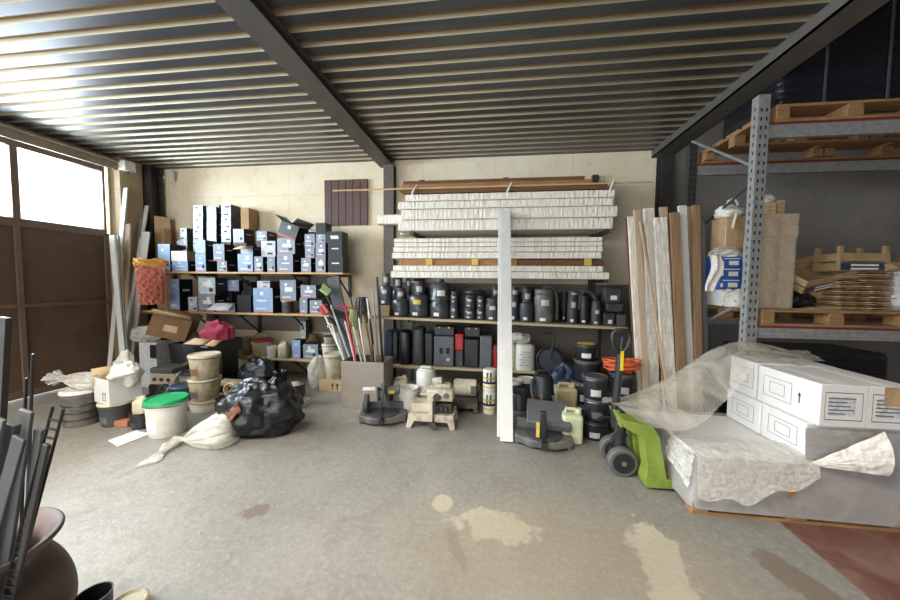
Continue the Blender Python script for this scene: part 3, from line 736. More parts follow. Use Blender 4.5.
# planks with pale spacer blocks
zt = zz(258.5, YF, 500); xa, xb = px(400, YF), px(605, YF)
for k, (a, b) in enumerate(((xa, 0.3), (xa + 0.05, xb))):
    t = G().bx(a, b, YF + 0.03 + k * 0.17, YF + 0.18 + k * 0.17, z, zt - 0.002).build('plank', 'wood', bevel=0.002)
    tag(t, ['front brown plank between the white packs on the wall rack', 'rear brown plank between the white packs, reaching the right end'][k], 'plank', 'planks between the packs')
t = G().bx(0.305, xb - 0.02, YF + 0.04, YF + 0.18, z, zt - 0.012).build('plank', 'wood_dark', bevel=0.002); tag(t, 'darker plank right of the front brown plank between the white packs', 'plank', 'planks between the packs')
for k, u in enumerate((429, 474.5, 587)):
    t = G().bc((px(u, YF), YF + 0.014, (z + zt) / 2), (0.085, 0.03, zt - z - 0.004)).build('spacer_block', 'label_yellow', bevel=0.002)
    tag(t, ['left', 'middle', 'right'][k] + ' pale yellow spacer block wedged between the white packs', 'spacer block', 'spacer blocks')
z = zt
for i, (u0, u1, v) in enumerate([(392, 600, 252), (393, 601, 246.5), (394, 600, 242), (394, 600, 237.5)]):
    z = pack(u0, u1, v, z, YF, 0.36, 'long thin white pack, ' + nm[i] + ' of four resting on wooden planks', strip=(i == 0)) + 0.001
# timber on the top arms
def stick(u0, v0, u1, v1, y, dep, th, m, label, cat='timber', name='timber', group=None, z0=None):
    x0, x1 = px(u0, y), px(u1, y)
    za = z0; t = G().bx(x0, x1, y, y + dep, za, za + th).build(name, m, bevel=0.002); tag(t, label, cat, group); return za + th
z0 = zL1
z1 = stick(404, 0, 604, 0, YF + 0.02, 0.6, zz(186.5, YF, 500) - zL1, 'wood_dark', 'wide dark board lying on the top arms of the wall rack', 'board', 'board', z0=z0) + 0.001
z2 = stick(398, 0, 575, 0, YF + 0.05, 0.09, 0.035, 'cardboard', 'pale batten at the front edge of the timber on the top rack arms', group='timber on the top rack arms', z0=z1)
stick(400, 0, 590, 0, YF + 0.15, 0.16, 0.055, 'wood', 'brown plank behind the pale batten on the top rack arms', group='timber on the top rack arms', z0=z1)
z3 = z1 + 0.056
stick(402, 0, 588, 0, YF + 0.16, 0.14, 0.05, 'wood', 'upper brown plank lying on another plank near the ceiling', group='timber on the top rack arms', z0=z3)
stick(403, 0, 581, 0, YF + 0.18, 0.11, 0.05, 'wood_dark', 'topmost darker plank of the timber near the ceiling', group='timber on the top rack arms', z0=z3 + 0.051)
stick(405, 0, 411, 0, YF + 0.34, 0.12, 0.16, 'leaf_green', 'small greenish block at the left end of the timber near the ceiling', 'block', 'block', z0=z1)
stick(420, 0, 606, 0, YF + 0.36, 0.2, 0.06, 'wood_dark', 'dark plank at the back of the top rack arms', group='timber on the top rack arms', z0=z1)
p0, p1 = A(331, 183, YF - 0.03), A(622, 183, YF - 0.03)
tag(G().tube([(p0.x, YF + 0.03, z1 + 0.012), (0.15, YF + 0.03, z1 + 0.012), (px(650, YF), YF + 0.03, z1 + 0.012)], 0.012, 8).build('wooden_pole', 'wood_pale'), 'thin pale pole lying across the top rack arms and past both ends', 'pole')

# white board standing in front, leaning on the packs
def plank3(p0, p1, wd, th, m, name, label, cat, group=None, roll=0.0, mats=None, extra=None, tilt=None):
    p0 = Vector(p0); p1 = Vector(p1); zc = (p1 - p0); L = zc.length; zc.normalize()
    xc = Vector((math.cos(roll), math.sin(roll), 0)); xc = (xc - zc * xc.dot(zc)).normalized(); yc = zc.cross(xc)
    mx = Matrix((xc, yc, zc)).transposed().to_4x4(); mx.translation = p0
    lift = 0.0
    g = G().bx(-wd / 2, wd / 2, -th / 2, th / 2, 0, L)
    if extra: extra(g, wd, th, L)
    o = g.build(name, mats or m, bevel=0.003)
    o.matrix_world = mx
    o.location.z += abs(yc.z) * th / 2 + abs(xc.z) * wd / 2
    return tag(o, label, cat, group)
base = F(506.5, 442.5); ptop = A(505.5, 212, 4.40)
plank3(base, ptop, 0.125, 0.035, 'white_paint', 'white_board', 'tall white painted board leaning upright in front of the shelves', 'board')
b2 = F(498.5, 440); t2 = A(499.6, 214, 4.43)
plank3(b2 + Vector((0, 0.04, 0)), t2 + Vector((0, 0.03, 0)), 0.03, 0.05, 'white_card', 'white_board', 'narrow white strip standing just left of the tall leaning board', 'board')

# ------------------------------------------------------------------ shelf A with black canisters
YA0, YA1, ZA = 4.38, 4.98, 1.035
SLOPE = 0.020                                # the long shelf hangs a little lower on the right
def ZAx(x): return ZA - SLOPE * x + 0.002
xa0, xa1 = px(371, YA0), px(629, YA0)
def bigshelf(label, x0, x1, y0, y1, z, m, legs, th=0.032):
    t = thing('long_shelf', label, 'shelf', ((x0 + x1) / 2, y1, z - th), 'long shelves under the wall rack')
    c = (x0 + x1) / 2
    G().bx(x0 - c, x1 - c, y0 - y1, 0, 0, th).build('board', m, t, bevel=0.003)
    for lx in legs:
        G().bx(lx - c - 0.025, lx - c + 0.025, y0 - y1 + 0.12, -0.02, -0.05, -0.001).build('bearer', 'steel_dark', t)
        G().bx(lx - c - 0.02, lx - c + 0.02, -0.065, -0.025, -(z - th), -0.05).build('leg', 'steel_dark', t)
    occupy(x0, x1, y0, y1, z - th, z)
    return t
ls = bigshelf('long pale plywood shelf crowded with black canisters', xa0, xa1, YA0, YA1, ZA, 'ply', (-1.2, 0.1, 1.5))
PL[-1] = PL[-1][:4] + (0.988, 0.992)
ls.rotation_euler.y = math.atan(SLOPE); ls.location.z = ZAx((xa0 + xa1) / 2) - 0.034
ZB = 0.40
xb0, xb1 = px(388, YA0), px(537, YA0)
bigshelf('shorter pale plywood shelf below, holding black tool cases', xb0, xb1, YA0, YA1, ZB, 'ply', (-0.9, 0.45))
GA = 'black canisters on the long shelf'
def stickers(g_parent, r, zc, h, m='label_white', a0=-120, span=55, name='sticker'):
    g = G()
    def fn(a, b):
        th = R(a0 + span * a); return (r * math.cos(th), r * math.sin(th), zc - h / 2 + h * b)
    g.grid(fn, 8, 1); return g.build(name, m, g_parent)
def canister(u0, u1, vt, y, label, neck=0.55, nh=0.38, m='can_black', z=None, st='sticker_grey', bl=True, cat='canister', cap='charcoal', name='canister', hose=None, knob=False, tiers=False, group=GA, nst=None, rs=1.0):
    x = (px(u0, y) + px(u1, y)) / 2; r = pr(u0, u1, y) * rs * (1.12 if z is None else 1.0); zb = ZAx(x + r) if z is None else z
    x0, x1 = trim(x - r, x + r, y - r, y + r, zb, zb + 0.3); x = (x0 + x1) / 2; r = max(0.02, min(r, (x1 - x0) / 2 - 0.001))
    if z is None: zb = ZAx(x - r)
    h = zz(vt, y, u0) - zb; t = thing(name, label, cat, (x, y, zb), group)
    bh = h * (1 - nh)
    if tiers:
        p = [(r * 0.9, 0), (r * 0.96, 0.012), (r, h * 0.35), (r * 0.9, h * 0.40), (r * 0.9, h * 0.43), (r * 1.0, h * 0.46), (r * 1.0, h * 0.50), (r * 0.9, h * 0.55), (r * 0.88, h * 0.78)]
        G().lathe(p, 24).build('body', m, t)
        G().lathe([(r * 0.98, h * 0.78), (r * 1.0, h * 0.84), (r * 0.8, h * 0.9), (r * 0.4, h * 0.93), (r * 0.38, h)], 24).build('lid', cap, t)
        stickers(t, r * 0.905, h * 0.64, h * 0.14, a0=-100, span=50)
    else:
        p = [(r * 0.9, 0), (r * 0.97, 0.012), (r, bh * 0.45), (r * 0.985, bh * 0.5), (r, bh * 0.55), (r, bh * 0.84), (r * 0.9, bh * 0.95), (r * neck * 1.05, bh)]
        G().lathe(p, 24).build('body', m, t)
        if nh > 0.02:
            rn = r * neck
            G().lathe([(rn, bh), (rn, bh + (h - bh) * 0.72), (rn * 1.08, bh + (h - bh) * 0.75), (rn * 1.08, bh + (h - bh) * 0.84), (rn * 0.95, bh + (h - bh) * 0.86)], 20).build('neck', m, t)
            G().lathe([(rn * 0.95, bh + (h - bh) * 0.86), (rn * 1.02, bh + (h - bh) * 0.88), (rn * 1.0, h), (rn * 0.3, h * 1.0)], 20).build('cap', cap, t)
            if nst: stickers(t, rn * 1.02, bh + (h - bh) * 0.45, (h - bh) * 0.42, nst, -110, 65)
    if bl: stickers(t, r * 1.004 * (0.98), max(0.03, h * 0.1), h * 0.09, 'label_white', -118, 32)
    if st and not tiers: stickers(t, r * 1.012, bh * 0.68, bh * 0.2, st, -112, 44)
    if knob:
        g = G().cyl((0, 0, h * 0.995), (0, 0, h + 0.035), r * 0.5, r * 0.35, 14); g.bc((0, 0, h + 0.045), (r * 0.9, r * 0.3, 0.02)); g.build('knob', 'black_plastic', t)
    occupy(x - r, x + r, y - r, y + r, zb, zb + h)
    return t, r, h
yA, yB = 4.56, 4.82
# tan block with a canister on it, left end
x0, x1 = px(379.5, 4.52), px(391, 4.52)
zt0 = ZAx(x0); t = G().bx(x0, x1, 4.44, 4.66, zt0, zt0 + 0.145).build('cardboard_box', 'cardboard_pale', bevel=0.003); tag(t, 'small tan box at the left end of the long shelf under a canister', 'box'); occupy(x0, x1, 4.44, 4.66, zt0, zt0 + 0.145)
canister(379.5, 393, 273, 4.56, 'black canister with white sticker standing on the tan box, left end of the long shelf', z=zt0 + 0.146, nst='sticker_grey', cat='canister')
canister(391.5, 405, 274.5, yB, 'black canister with grey capped neck, tall, in the back row second from left', nst='sticker_grey', st=None)
canister(392.5, 408, 288, yA - 0.02, 'short black canister with narrow capped neck right of the tan box', st=None, nst='sticker_grey')
canister(402, 411, 277, yB + 0.01, 'slim pale-stickered cylinder in the back row behind two canisters at left', neck=0.9, nh=0.3, nst='sticker_grey', st='sticker_grey')
canister(408.5, 428, 282, yA, 'broad black canister with yellowed sticker and wide neck, third in the front row', neck=0.5, nh=0.36, st='label_yellow', nst='sticker_grey')
canister(410, 417, 283, yB + 0.02, 'slim grey cylinder standing behind the broad canister with yellowed sticker', neck=0.85, nh=0.25, st='sticker_grey')
canister(431, 449, 279, yA, 'two-tier black canister with knob lid, the widest left of the white board', tiers=True)
canister(450, 458, 303.5, yA - 0.04, 'lower of two slim stickered cylinders stacked beside the two-tier canister', neck=0.9, nh=0.15, nst=None)
canister(450, 458, 291, yA - 0.04, 'upper of two slim stickered cylinders stacked beside the two-tier canister', neck=0.8, nh=0.25, z=PL[-1][5] + 0.001)
canister(464.5, 475, 307.5, yA - 0.03, 'lower left pot of four white-stickered pots stacked in two pairs', neck=0.95, nh=0.12)
canister(464.5, 475, 295, yA - 0.03, 'upper left pot of four white-stickered pots stacked in two pairs', neck=0.95, nh=0.12, z=PL[-1][5] + 0.001)
canister(476, 484.5, 307.5, yA - 0.02, 'lower right pot of four white-stickered pots stacked in two pairs', neck=0.95, nh=0.12)
canister(476, 484.5, 296, yA - 0.02, 'upper right pot of four white-stickered pots stacked in two pairs', neck=0.95, nh=0.12, z=PL[-1][5] + 0.001)
t, r, h = canister(458, 484, 290, yB, 'wide dark drum with a raised wire handle behind the four stickered pots', neck=0.9, nh=0.1, st=None, bl=False)
G().tube([(r * math.cos(R(a)), 0, h * 0.7 + (h * 0.45) * math.sin(R(a))) for a in range(0, 181, 12)], 0.006, 6).build('handle', 'black_plastic', t)
canister(485.5, 499.5, 298, yA, 'grey-black pot with lid and white side sticker just left of the white board', neck=0.9, nh=0.18, st='sticker_grey', m='charcoal')
canister(490, 500, 287, yB, 'dark canister peeping over the grey pot left of the white board', neck=0.7, nh=0.3, nst='sticker_grey', st=None)
canister(509.5, 518.5, 287, yA, 'slim dark cylinder with white sticker just right of the white board', neck=0.9, nh=0.28, nst='sticker_grey', st='sticker_grey', m='charcoal')
canister(519.5, 533, 289, yA, 'black canister with knob on top and white sticker right of the white board', neck=0.62, nh=0.4, nst='sticker_grey', st=None, knob=True, m='charcoal')
def hose(t, pts, r=0.022, m='charcoal', name='hose'):
    # ribbed hose along a smooth path
    P = []; pts = [Vector(p) for p in pts]; n = len(pts)
    for i in range(n - 1):
        p0, p1, p2, p3 = pts[max(i - 1, 0)], pts[i], pts[i + 1], pts[min(i + 2, n - 1)]
        for k in range(10):
            s = k / 10
            P.append(0.5 * ((2 * p1) + (p2 - p0) * s + (2 * p0 - 5 * p1 + 4 * p2 - p3) * s * s + (3 * p1 - p0 - 3 * p2 + p3) * s ** 3))
    P.append(pts[-1])
    return G().tube(P, [r * (1 + 0.08 * (i % 2)) for i in range(len(P))], 10).build(name, m, t)
t, r, h = canister(534.5, 553, 289, yA, 'ribbed vacuum canister with white sticker and hose looping down its right side', neck=0.96, nh=0.12, m='dusty_black', st='sticker_grey')
hose(t, [(-r * 0.1, 0.0, h), (r * 0.7, 0, h + 0.02), (r * 1.25, 0, h * 0.8), (r * 1.32, 0, h * 0.4), (r * 1.3, 0, 0.03)], 0.028)
PL.append((PL[-1][1], PL[-1][1] + 0.08, yA - .05, yA + .05, ZA, ZA + 0.3))
canister(561, 567.5, 291, yB, 'slim black ribbed cylinder right of the first looping hose', neck=0.95, nh=0.1, st=None, m='black_plastic')
canister(567.5, 577.5, 291, yA, 'dark cylinder with white tags near top and foot right of the first looping hose', neck=0.9, nh=0.15, st='sticker_grey', nst='sticker_grey', m='charcoal')
t, r, h = canister(578.5, 589.5, 296, yA + 0.02, 'black vacuum canister whose thick hose arches over to the right', neck=0.9, nh=0.15, st=None, m='black_plastic')
hose(t, [(-r * 0.9, -0.02, h * 0.5), (-r * 0.7, -0.02, h * 0.95), (0, -0.01, h + 0.07), (r * 1.3, 0, h + 0.03), (r * 1.95, 0, h * 0.86)], 0.028)
canister(591.5, 601, 301, yA - 0.02, 'grey-stickered pipe-shaped canister at the end of the arching hose', neck=0.9, nh=0.2, st='sticker_grey', m='charcoal')
for k, (ua, ub, v_) in enumerate(((418, 430, 287), (432, 446, 283), (447, 457, 289), (501, 511, 290), (512, 522, 292), (525, 536, 287), (541, 553, 291), (554, 562, 293), (578, 590, 292), (592, 602, 294))):
    canister(ua, ub, v_, yB + 0.03, 'dark canister half hidden in the back row of the long shelf, ' + ORD[k] + ' filler from left', neck=0.7, nh=0.25, st=None, bl=False, m='black_plastic')
def tapered_tub(u0, u1, vt, y, label, z, taper=0.8, lid=True, m='charcoal', grp=GA, dep=None, st=True, vb=None):
    x0, x1 = trim(px(u0, y), px(u1, y), y - 0.08, y + 0.08, z, z + 0.2); x = (x0 + x1) / 2; hw = (x1 - x0) / 2 - 0.001; hd = dep or hw * 0.9
    h = zz(vt, y, u0) - z
    t = thing('plastic_tub', label, 'tub', (x, y, z), grp)
    G().add([(-hw * taper, -hd * taper, 0), (hw * taper, -hd * taper, 0), (hw * taper, hd * taper, 0), (-hw * taper, hd * taper, 0), (-hw * 0.97, -hd * 0.97, h * 0.88), (hw * 0.97, -hd * 0.97, h * 0.88), (hw * 0.97, hd * 0.97, h * 0.88), (-hw * 0.97, hd * 0.97, h * 0.88)],
            [(0, 1, 5, 4), (1, 2, 6, 5), (2, 3, 7, 6), (3, 0, 4, 7), (4, 5, 6, 7), (3, 2, 1, 0)]).build('body', m, t, bevel=0.008)
    G().bx(-hw, hw, -hd, hd, h * 0.86, h).build('lid', 'black_plastic', t, bevel=0.006)
    if st: G().bc((hw * 0.1, -hd * (taper + 0.02) - 0.004, h * 0.3), (hw * 0.7, 0.006, h * 0.28)).build('sticker', 'label_white', t)
    occupy(x - hw, x + hw, y - hd, y + hd, z, z + h)
    return z + h
za = tapered_tub(603, 614.5, 312, yA - 0.04, 'small black tub with white sticker under the stack ending the long shelf', ZAx(px(603, yA)))
tapered_tub(615.5, 626, 312.5, yA - 0.02, 'small grey tub, the last one at the right end of the long shelf', ZAx(px(615.5, yA)), st=False, m='slate')
zb_ = tapered_tub(604, 622, 302, yA - 0.02, 'flat wide tub lying across the two small tubs at the right end', za + 0.012, st=False)
tapered_tub(600.5, 619.5, 286, yA - 0.02, 'tapered black tub topping the stack at the right end of the long shelf', zb_ + 0.001, taper=0.78)

t = G().bx(-1.48, 2.12, 5.165, 5.185, 0.0, zL3 - 0.07).build('shade_panel', 'wall_shade'); tag(t, 'wide added dark panel standing in for wall shade behind the long shelves', 'panel')  # added sheet, darkens the wall behind the canisters as shade would
# ------------------------------------------------------------------ shelf B: tool cases
GBc = 'tool cases on the lower plywood shelf'
def case(u0, u1, vt, y, dep, m, label, handle=True, latch='charcoal', z=None, soft=False, cat='tool case', name='tool_case', nl=2):
    zb = ZB if z is None else z
    x0, x1 = trim(px(u0, y), px(u1, y), y, y + dep, zb, zb + 0.1); h = min(zz(vt, y, u0), 0.968) - zb
    if handle: h -= 0.02

    hw = (x1 - x0) / 2 - 0.001
    t = thing(name, label, cat, ((x0 + x1) / 2, y + dep / 2, zb), GBc)
    if soft:
        g = G(); n = 20
        vs = []
        pf = [(0.9, 0), (1, 0.06), (1, 0.5), (0.97, 0.8), (0.8, 0.95), (0.45, 1.0)]
        g.lathe([(s, z_ * h) for s, z_ in pf], 24, fn=None)
        g.v = [(hw * math.copysign(abs(a) ** 0.6, a), dep / 2 * math.copysign(abs(b) ** 0.6, b), c) for a, b, c in g.v]
        g.build('shell', m, t)
        G().tube([(0, -dep / 2 * 0.8 + dep * 0.8 * k / 10, h * 0.97 + 0.02 * math.sin(math.pi * k / 10)) for k in range(11)], 0.006, 6).build('zip', 'steel_dark', t)
    else:
        G().bx(-hw, hw, -dep / 2, dep / 2, 0, h).build('shell', m, t, bevel=min(0.018, hw * 0.3), seg=3)
        if hw > 0.05:
            for k in range(nl):
                sx = (k - (nl - 1) / 2) * hw * 0.9
                G().bc((sx, -dep / 2 - 0.004, h * 0.86), (hw * 0.16, 0.012, h * 0.13)).build('latch', latch, t, bevel=0.002)
    if handle and hw > 0.035:
        G().tube([(-hw * 0.5, 0, h - 0.003), (-hw * 0.45, 0, h + 0.014), (hw * 0.45, 0, h + 0.014), (hw * 0.5, 0, h - 0.003)], 0.007, 8).build('handle', 'black_plastic', t)
    occupy((t.location.x) - hw, t.location.x + hw, y, y + dep, zb, zb + h)
    return t, zb + h
yc = 4.44
case(384.5, 392, 331, yc, 0.3, 'blue_dark', 'slim blue-grey case at the left end of the lower plywood shelf', handle=False)
case(392.5, 397, 332, yc + 0.02, 0.3, 'charcoal', 'thin black case right of the slim blue-grey case', handle=False)
case(397.5, 410, 331, yc - 0.02, 0.26, 'bag_black', 'soft black bag with a brown pull between thin black case and tall case', soft=True, handle=False, cat='tool bag', name='tool_bag')
case(411, 424, 328, yc, 0.32, 'charcoal', 'tall rounded dark case left of the grey slotted case', soft=True, handle=False)
case(425, 433, 333, yc + 0.01, 0.3, 'black_plastic', 'narrow black case just left of the grey slotted case', handle=False)
t, zt = case(434, 454.5, 336, yc - 0.02, 0.3, 'slate', 'grey case with two dark slots in its top edge on the lower plywood shelf', handle=False, nl=0)
hwx = 0.12
for sx in (-0.035, 0.055): G().bc((sx, -0.152, 0.22), (0.045, 0.006, 0.08)).build('slot', 'black_matte', t)
g = G()
for a in (0, 45, 90, 135): g.add([], [], 0); g.bx(-0.03, 0.03, -0.1535, -0.1525, -0.003, 0.003, 0, Matrix.Translation((0.06, 0, 0.10)) @ Matrix.Rotation(R(a), 4, 'Y'))
g.build('emblem', 'label_white', t)
case(434, 455, 324.5, yc + 0.0, 0.26, 'black_plastic', 'black case with two yellow clasps resting on the grey slotted case', latch='yellow', z=zt + 0.001)
case(455.5, 464, 350, yc + 0.01, 0.26, 'charcoal', 'low black case under the small red case', handle=False)
t, zt = case(455.5, 464, 334, yc - 0.01, 0.2, 'red_plastic', 'small bright red case among the black tool cases', handle=False, z=PL[-1][5] + 0.001)
t, zt = case(465, 479.5, 337.5, yc - 0.01, 0.3, 'black_plastic', 'lower of two stacked black cases right of the small red case')
case(465, 481, 323.5, yc, 0.26, 'black_plastic', 'upper of two stacked black cases right of the small red case', z=zt + 0.022, latch='label_yellow')
case(480.5, 493, 336, yc - 0.03, 0.3, 'slate', 'plain flat grey case standing left of the white board', handle=False, nl=0)
case(494, 498, 345, yc, 0.25, 'red_plastic', 'narrow red case half hidden behind the white board', handle=False)
jug(px(513, 4.5), 4.52, ZB, 0.085, 0.16, 0.36, 'cream_plastic', 'slim cream canister right of the white board on the lower shelf', cap='white_plastic')
x = px(526, 4.5); h = zz(341, 4.5) - ZB
t = thing('white_canister', 'white canister with printed label on the lower shelf right of the white board', 'canister', (x, 4.5, ZB)); occupy(x - .13, x + .13, 4.38, 4.62, ZB, ZB + h)
r = pr(516, 536, 4.4)
g = G().lathe([(0.95, 0), (1, 0.02), (1, h * 0.86), (0.9, h * 0.95), (0.5, h)], 28); g.v = [(r * math.copysign(abs(a) ** 0.7, a), 0.11 * math.copysign(abs(b) ** 0.7, b), c) for a, b, c in g.v]; g.build('body', 'white_plastic', t)
g = G()
for k in range(6): g.bc((0.01 if k % 2 else -0.01, -0.1115, h * (0.22 + 0.1 * k)), (r * (0.9 if k % 2 else 1.1), 0.002, h * 0.02))
g.build('print', 'slate', t)
blob('plastic_bag', 'milky_film', (px(519, 4.5), 4.52, ZB + h + 0.002), (0.17, 0.10, 0.075), 'crumpled clear plastic bag lying on the white canisters', 'bag', 11, 0.4)
# black reel with folding handle standing on the floor behind
x = px(551, 4.45); zc = zz(356, 4.45)
t = thing('hose_reel', 'black round reel with a bent crank handle behind the black vacuum', 'reel', (x, 4.45, 0))
pts = [(0.16 * math.cos(R(a)), 0, zc + 0.16 * math.sin(R(a))) for a in range(0, 360, 12)]
G().tube(pts, 0.02, 8, closed=True).build('rim', 'black_plastic', t)
G().cyl((0, -0.02, zc), (0, 0.04, zc), 0.14, n=28).build('disc', 'charcoal', t)
G().tube([(0.0, -0.05, zc + 0.0), (0.03, -0.05, zc + 0.2), (0.045, -0.05, zc + 0.34), (-0.02, -0.05, zc + 0.36), (-0.1, -0.05, zc + 0.355)], 0.012, 8).build('crank_handle', 'black_plastic', t)
for sx in (-1, 1): G().cyl((0.02 * sx, 0.03, zc - 0.02), (0.2 * sx, 0.08, 0.0), 0.014, n=8).build('leg', 'black_plastic', t)
blob('blue_cloth', 'blue_dark', (px(566, 4.2), 4.3, 0), (0.17, 0.13, 0.3), 'dark blue bundle heaped behind the beige jerrycan', 'bundle', 14, 0.25)

# ------------------------------------------------------------------ tool bin
b0 = F(362, 409)
y0 = b0.y; x0, x1 = px(340.5, y0), px(383.5, y0); zt = zz(362, y0, 362)
t = thing('tool_bin', 'tall grey-brown box bin packed with mops and poles', 'bin', ((x0 + x1) / 2, y0 + 0.19, 0))
hw = (x1 - x0) / 2; g = G(); k = 0.012
g.bx(-hw, hw, -0.19, -0.19 + k, 0, zt); g.bx(-hw, hw, 0.19 - k, 0.19, 0, zt); g.bx(-hw, -hw + k, -0.19 + k, 0.19 - k, 0, zt); g.bx(hw - k, hw, -0.19 + k, 0.19 - k, 0, zt); g.bx(-hw + k, hw - k, -0.19 + k, 0.19 - k, 0, k)
mat('bin_grey', (150, 138, 124), 0.55, var=0.06); g.build('box', 'bin_grey', t, bevel=0.003)
bx_, by_ = t.location.x, t.location.y
def pole(u, v, yt, fx, fy, r, m, label, name='pole', cat='pole', head=None, band=None):
    top = A(u, v, yt); bot = Vector((bx_ + fx * hw * 0.8, by_ + fy * 0.15, 0.02 + r))
    t = thing(name, label, cat, bot, 'poles standing in the grey bin')
    d = top - bot
    G().cyl((0, 0, 0), d, r, n=10).build('shaft', m, t)
    if band: G().cyl(d * 0.55, d * 0.8, r * 1.15, n=10).build('grip', band, t)
    if head: head(t, d)
    return t
def brush_head(m, L=0.2, w=0.05, h=0.05, ang=0.4):
    def f(t, d):
        X = Matrix.Translation(d) @ Matrix.Rotation(ang, 4, 'Y')
        G().bx(-L / 2, L / 2, -w / 2, w / 2, -0.02, 0.02, 0, X).build('brush_back', m, t, bevel=0.006)
        g = G()
        for i in range(9):
            for j in (-1, 0, 1):
                xx = -L / 2 + L * (i + 0.5) / 9; g.cyl(X @ Vector((xx, j * w * 0.3, 0.02)), X @ Vector((xx * 1.1, j * w * 0.4, 0.02 + h)), 0.007, 0.009, 5)
        g.build('bristles', m if m != 'white_paint' else 'dirty_cream', t)
    return f
def mop_head(m, r=0.06, L=0.2):
    def f(t, d):
        g = G(); dn = d.normalized()
        for i in range(14):
            a = 2 * math.pi * i / 14; o = Vector((math.cos(a), math.sin(a), 0)) * r
            g.tube([d, d + o * 0.7 + Vector((0, 0, 0.03)), d + o * 1.1 - Vector((0, 0, L * 0.5)), d + o * 1.0 - Vector((0, 0, L * (0.8 + 0.2 * math.sin(i * 3))))], 0.014, 6)
        g.build('mop_strands', m, t)
    return f
def tee(m, w=0.3, r=0.012, rot=0.1):
    def f(t, d):
        G().cyl(d + Vector((-w / 2, 0, -w / 2 * rot)), d + Vector((w / 2, 0, w / 2 * rot)), r, n=8).build('crossbar', m, t)
    return f
pole(323, 311, 4.0, -0.1, -0.6, 0.013, 'white_paint', 'white pole with a red brush head leaning far left from the bin', 'brush', 'brush', brush_head('red_plastic', 0.12, 0.06, 0.05, 0.9))
pole(325, 292, 4.15, 0.4, 0.2, 0.013, 'steel_dark', 'dark pole topped with a pale green brush head leaning left', 'brush', 'brush', brush_head('leaf_green', 0.13, 0.07, 0.07, 0.6))
pole(333, 328, 3.95, -0.35, -0.8, 0.012, 'white_paint', 'short white pole with hooked end at the left of the bin', 'pole', 'pole', lambda t, d: G().tube([d, d + Vector((-0.01, 0, 0.04)), d + Vector((-0.05, 0, 0.05)), d + Vector((-0.07, 0, 0.01))], 0.012, 8).build('hook', 'white_paint', t))
pole(345.5, 307, 4.0, -0.2, -0.3, 0.015, 'red_pole', 'red pole with a thin red crossbar at its top', 'squeegee', 'squeegee', tee('red_pole', 0.26, 0.009, -0.12))
pole(349, 330, 3.95, 0.15, -0.85, 0.012, 'red_pole', 'second, shorter red pole beside the red squeegee', 'pole', 'pole')
pole(353.5, 327, 4.0, 0.3, -0.4, 0.012, 'white_paint', 'white pole rising from the middle of the bin', 'pole', 'pole')
pole(367, 298, 4.05, 0.75, 0.1, 0.011, 'white_paint', 'tall slim white pole with dark grip right of centre', 'pole', 'pole', band='charcoal')
pole(368, 312, 4.12, 0.6, 0.5, 0.012, 'wood', 'plain wooden handle near the right side of the bin', 'pole', 'pole')
pole(377, 277, 4.2, 0.85, 0.8, 0.016, 'black_plastic', 'tall upright black bar, the highest on the right', 'pole', 'pole')
pole(354, 312, 4.15, 0.1, 0.6, 0.013, 'wood_pale', 'mop with grey-green strands standing near the centre of the bin', 'mop', 'mop', mop_head('leaf_green', 0.05, 0.22))
pole(362, 300, 4.22, 0.45, 0.85, 0.013, 'wood', 'mop with dark strands at the back of the bin', 'mop', 'mop', mop_head('charcoal', 0.09, 0.3))
pole(338, 318, 4.2, -0.55, 0.7, 0.014, 'steel_dark', 'dark pole with a wide dark broom head at the back left', 'broom', 'broom', brush_head('charcoal', 0.24, 0.07, 0.08, 0.3))
pole(358, 345, 3.93, 0.5, -0.95, 0.011, 'galv', 'short bright metal rod at the front right of the bin', 'rod', 'rod')
for (u, v, yt, fx, fy, r, m, lab) in ((345, 321, 4.02, -0.05, -0.5, 0.011, 'white_paint', 'white pole just left of the red squeegee'), (339, 336, 3.94, -0.5, -0.9, 0.011, 'galv', 'short bright rod at the front left of the bin'),
        (373, 291, 4.12, 0.7, 0.4, 0.011, 'galv', 'tall bright rod second from the right in the bin'), (350, 296, 4.18, 0.2, 0.7, 0.012, 'steel_dark', 'dark pole rising behind the red squeegee'),
        (359, 318, 4.0, 0.35, -0.6, 0.012, 'white_paint', 'white pole right of the green-grey mop'), (331, 305, 4.1, -0.3, 0.3, 0.012, 'white_paint', 'long white pole slanting far left beside the dark panel'), (370, 322, 3.96, 0.8, -0.7, 0.011, 'black_plastic', 'thin black pole at the right front of the bin')):
    pole(u, v, yt, fx, fy, r, m, lab, 'pole', 'pole')
p0 = Vector((bx_ - hw * 0.55, by_ + 0.02, 0.03)); p1 = A(333, 279, 4.3)
plank3(p0, p1, 0.16, 0.025, 'charcoal', 'flat_grey_panel', 'long dark grey panel leaning out of the bin to the upper left', 'panel')

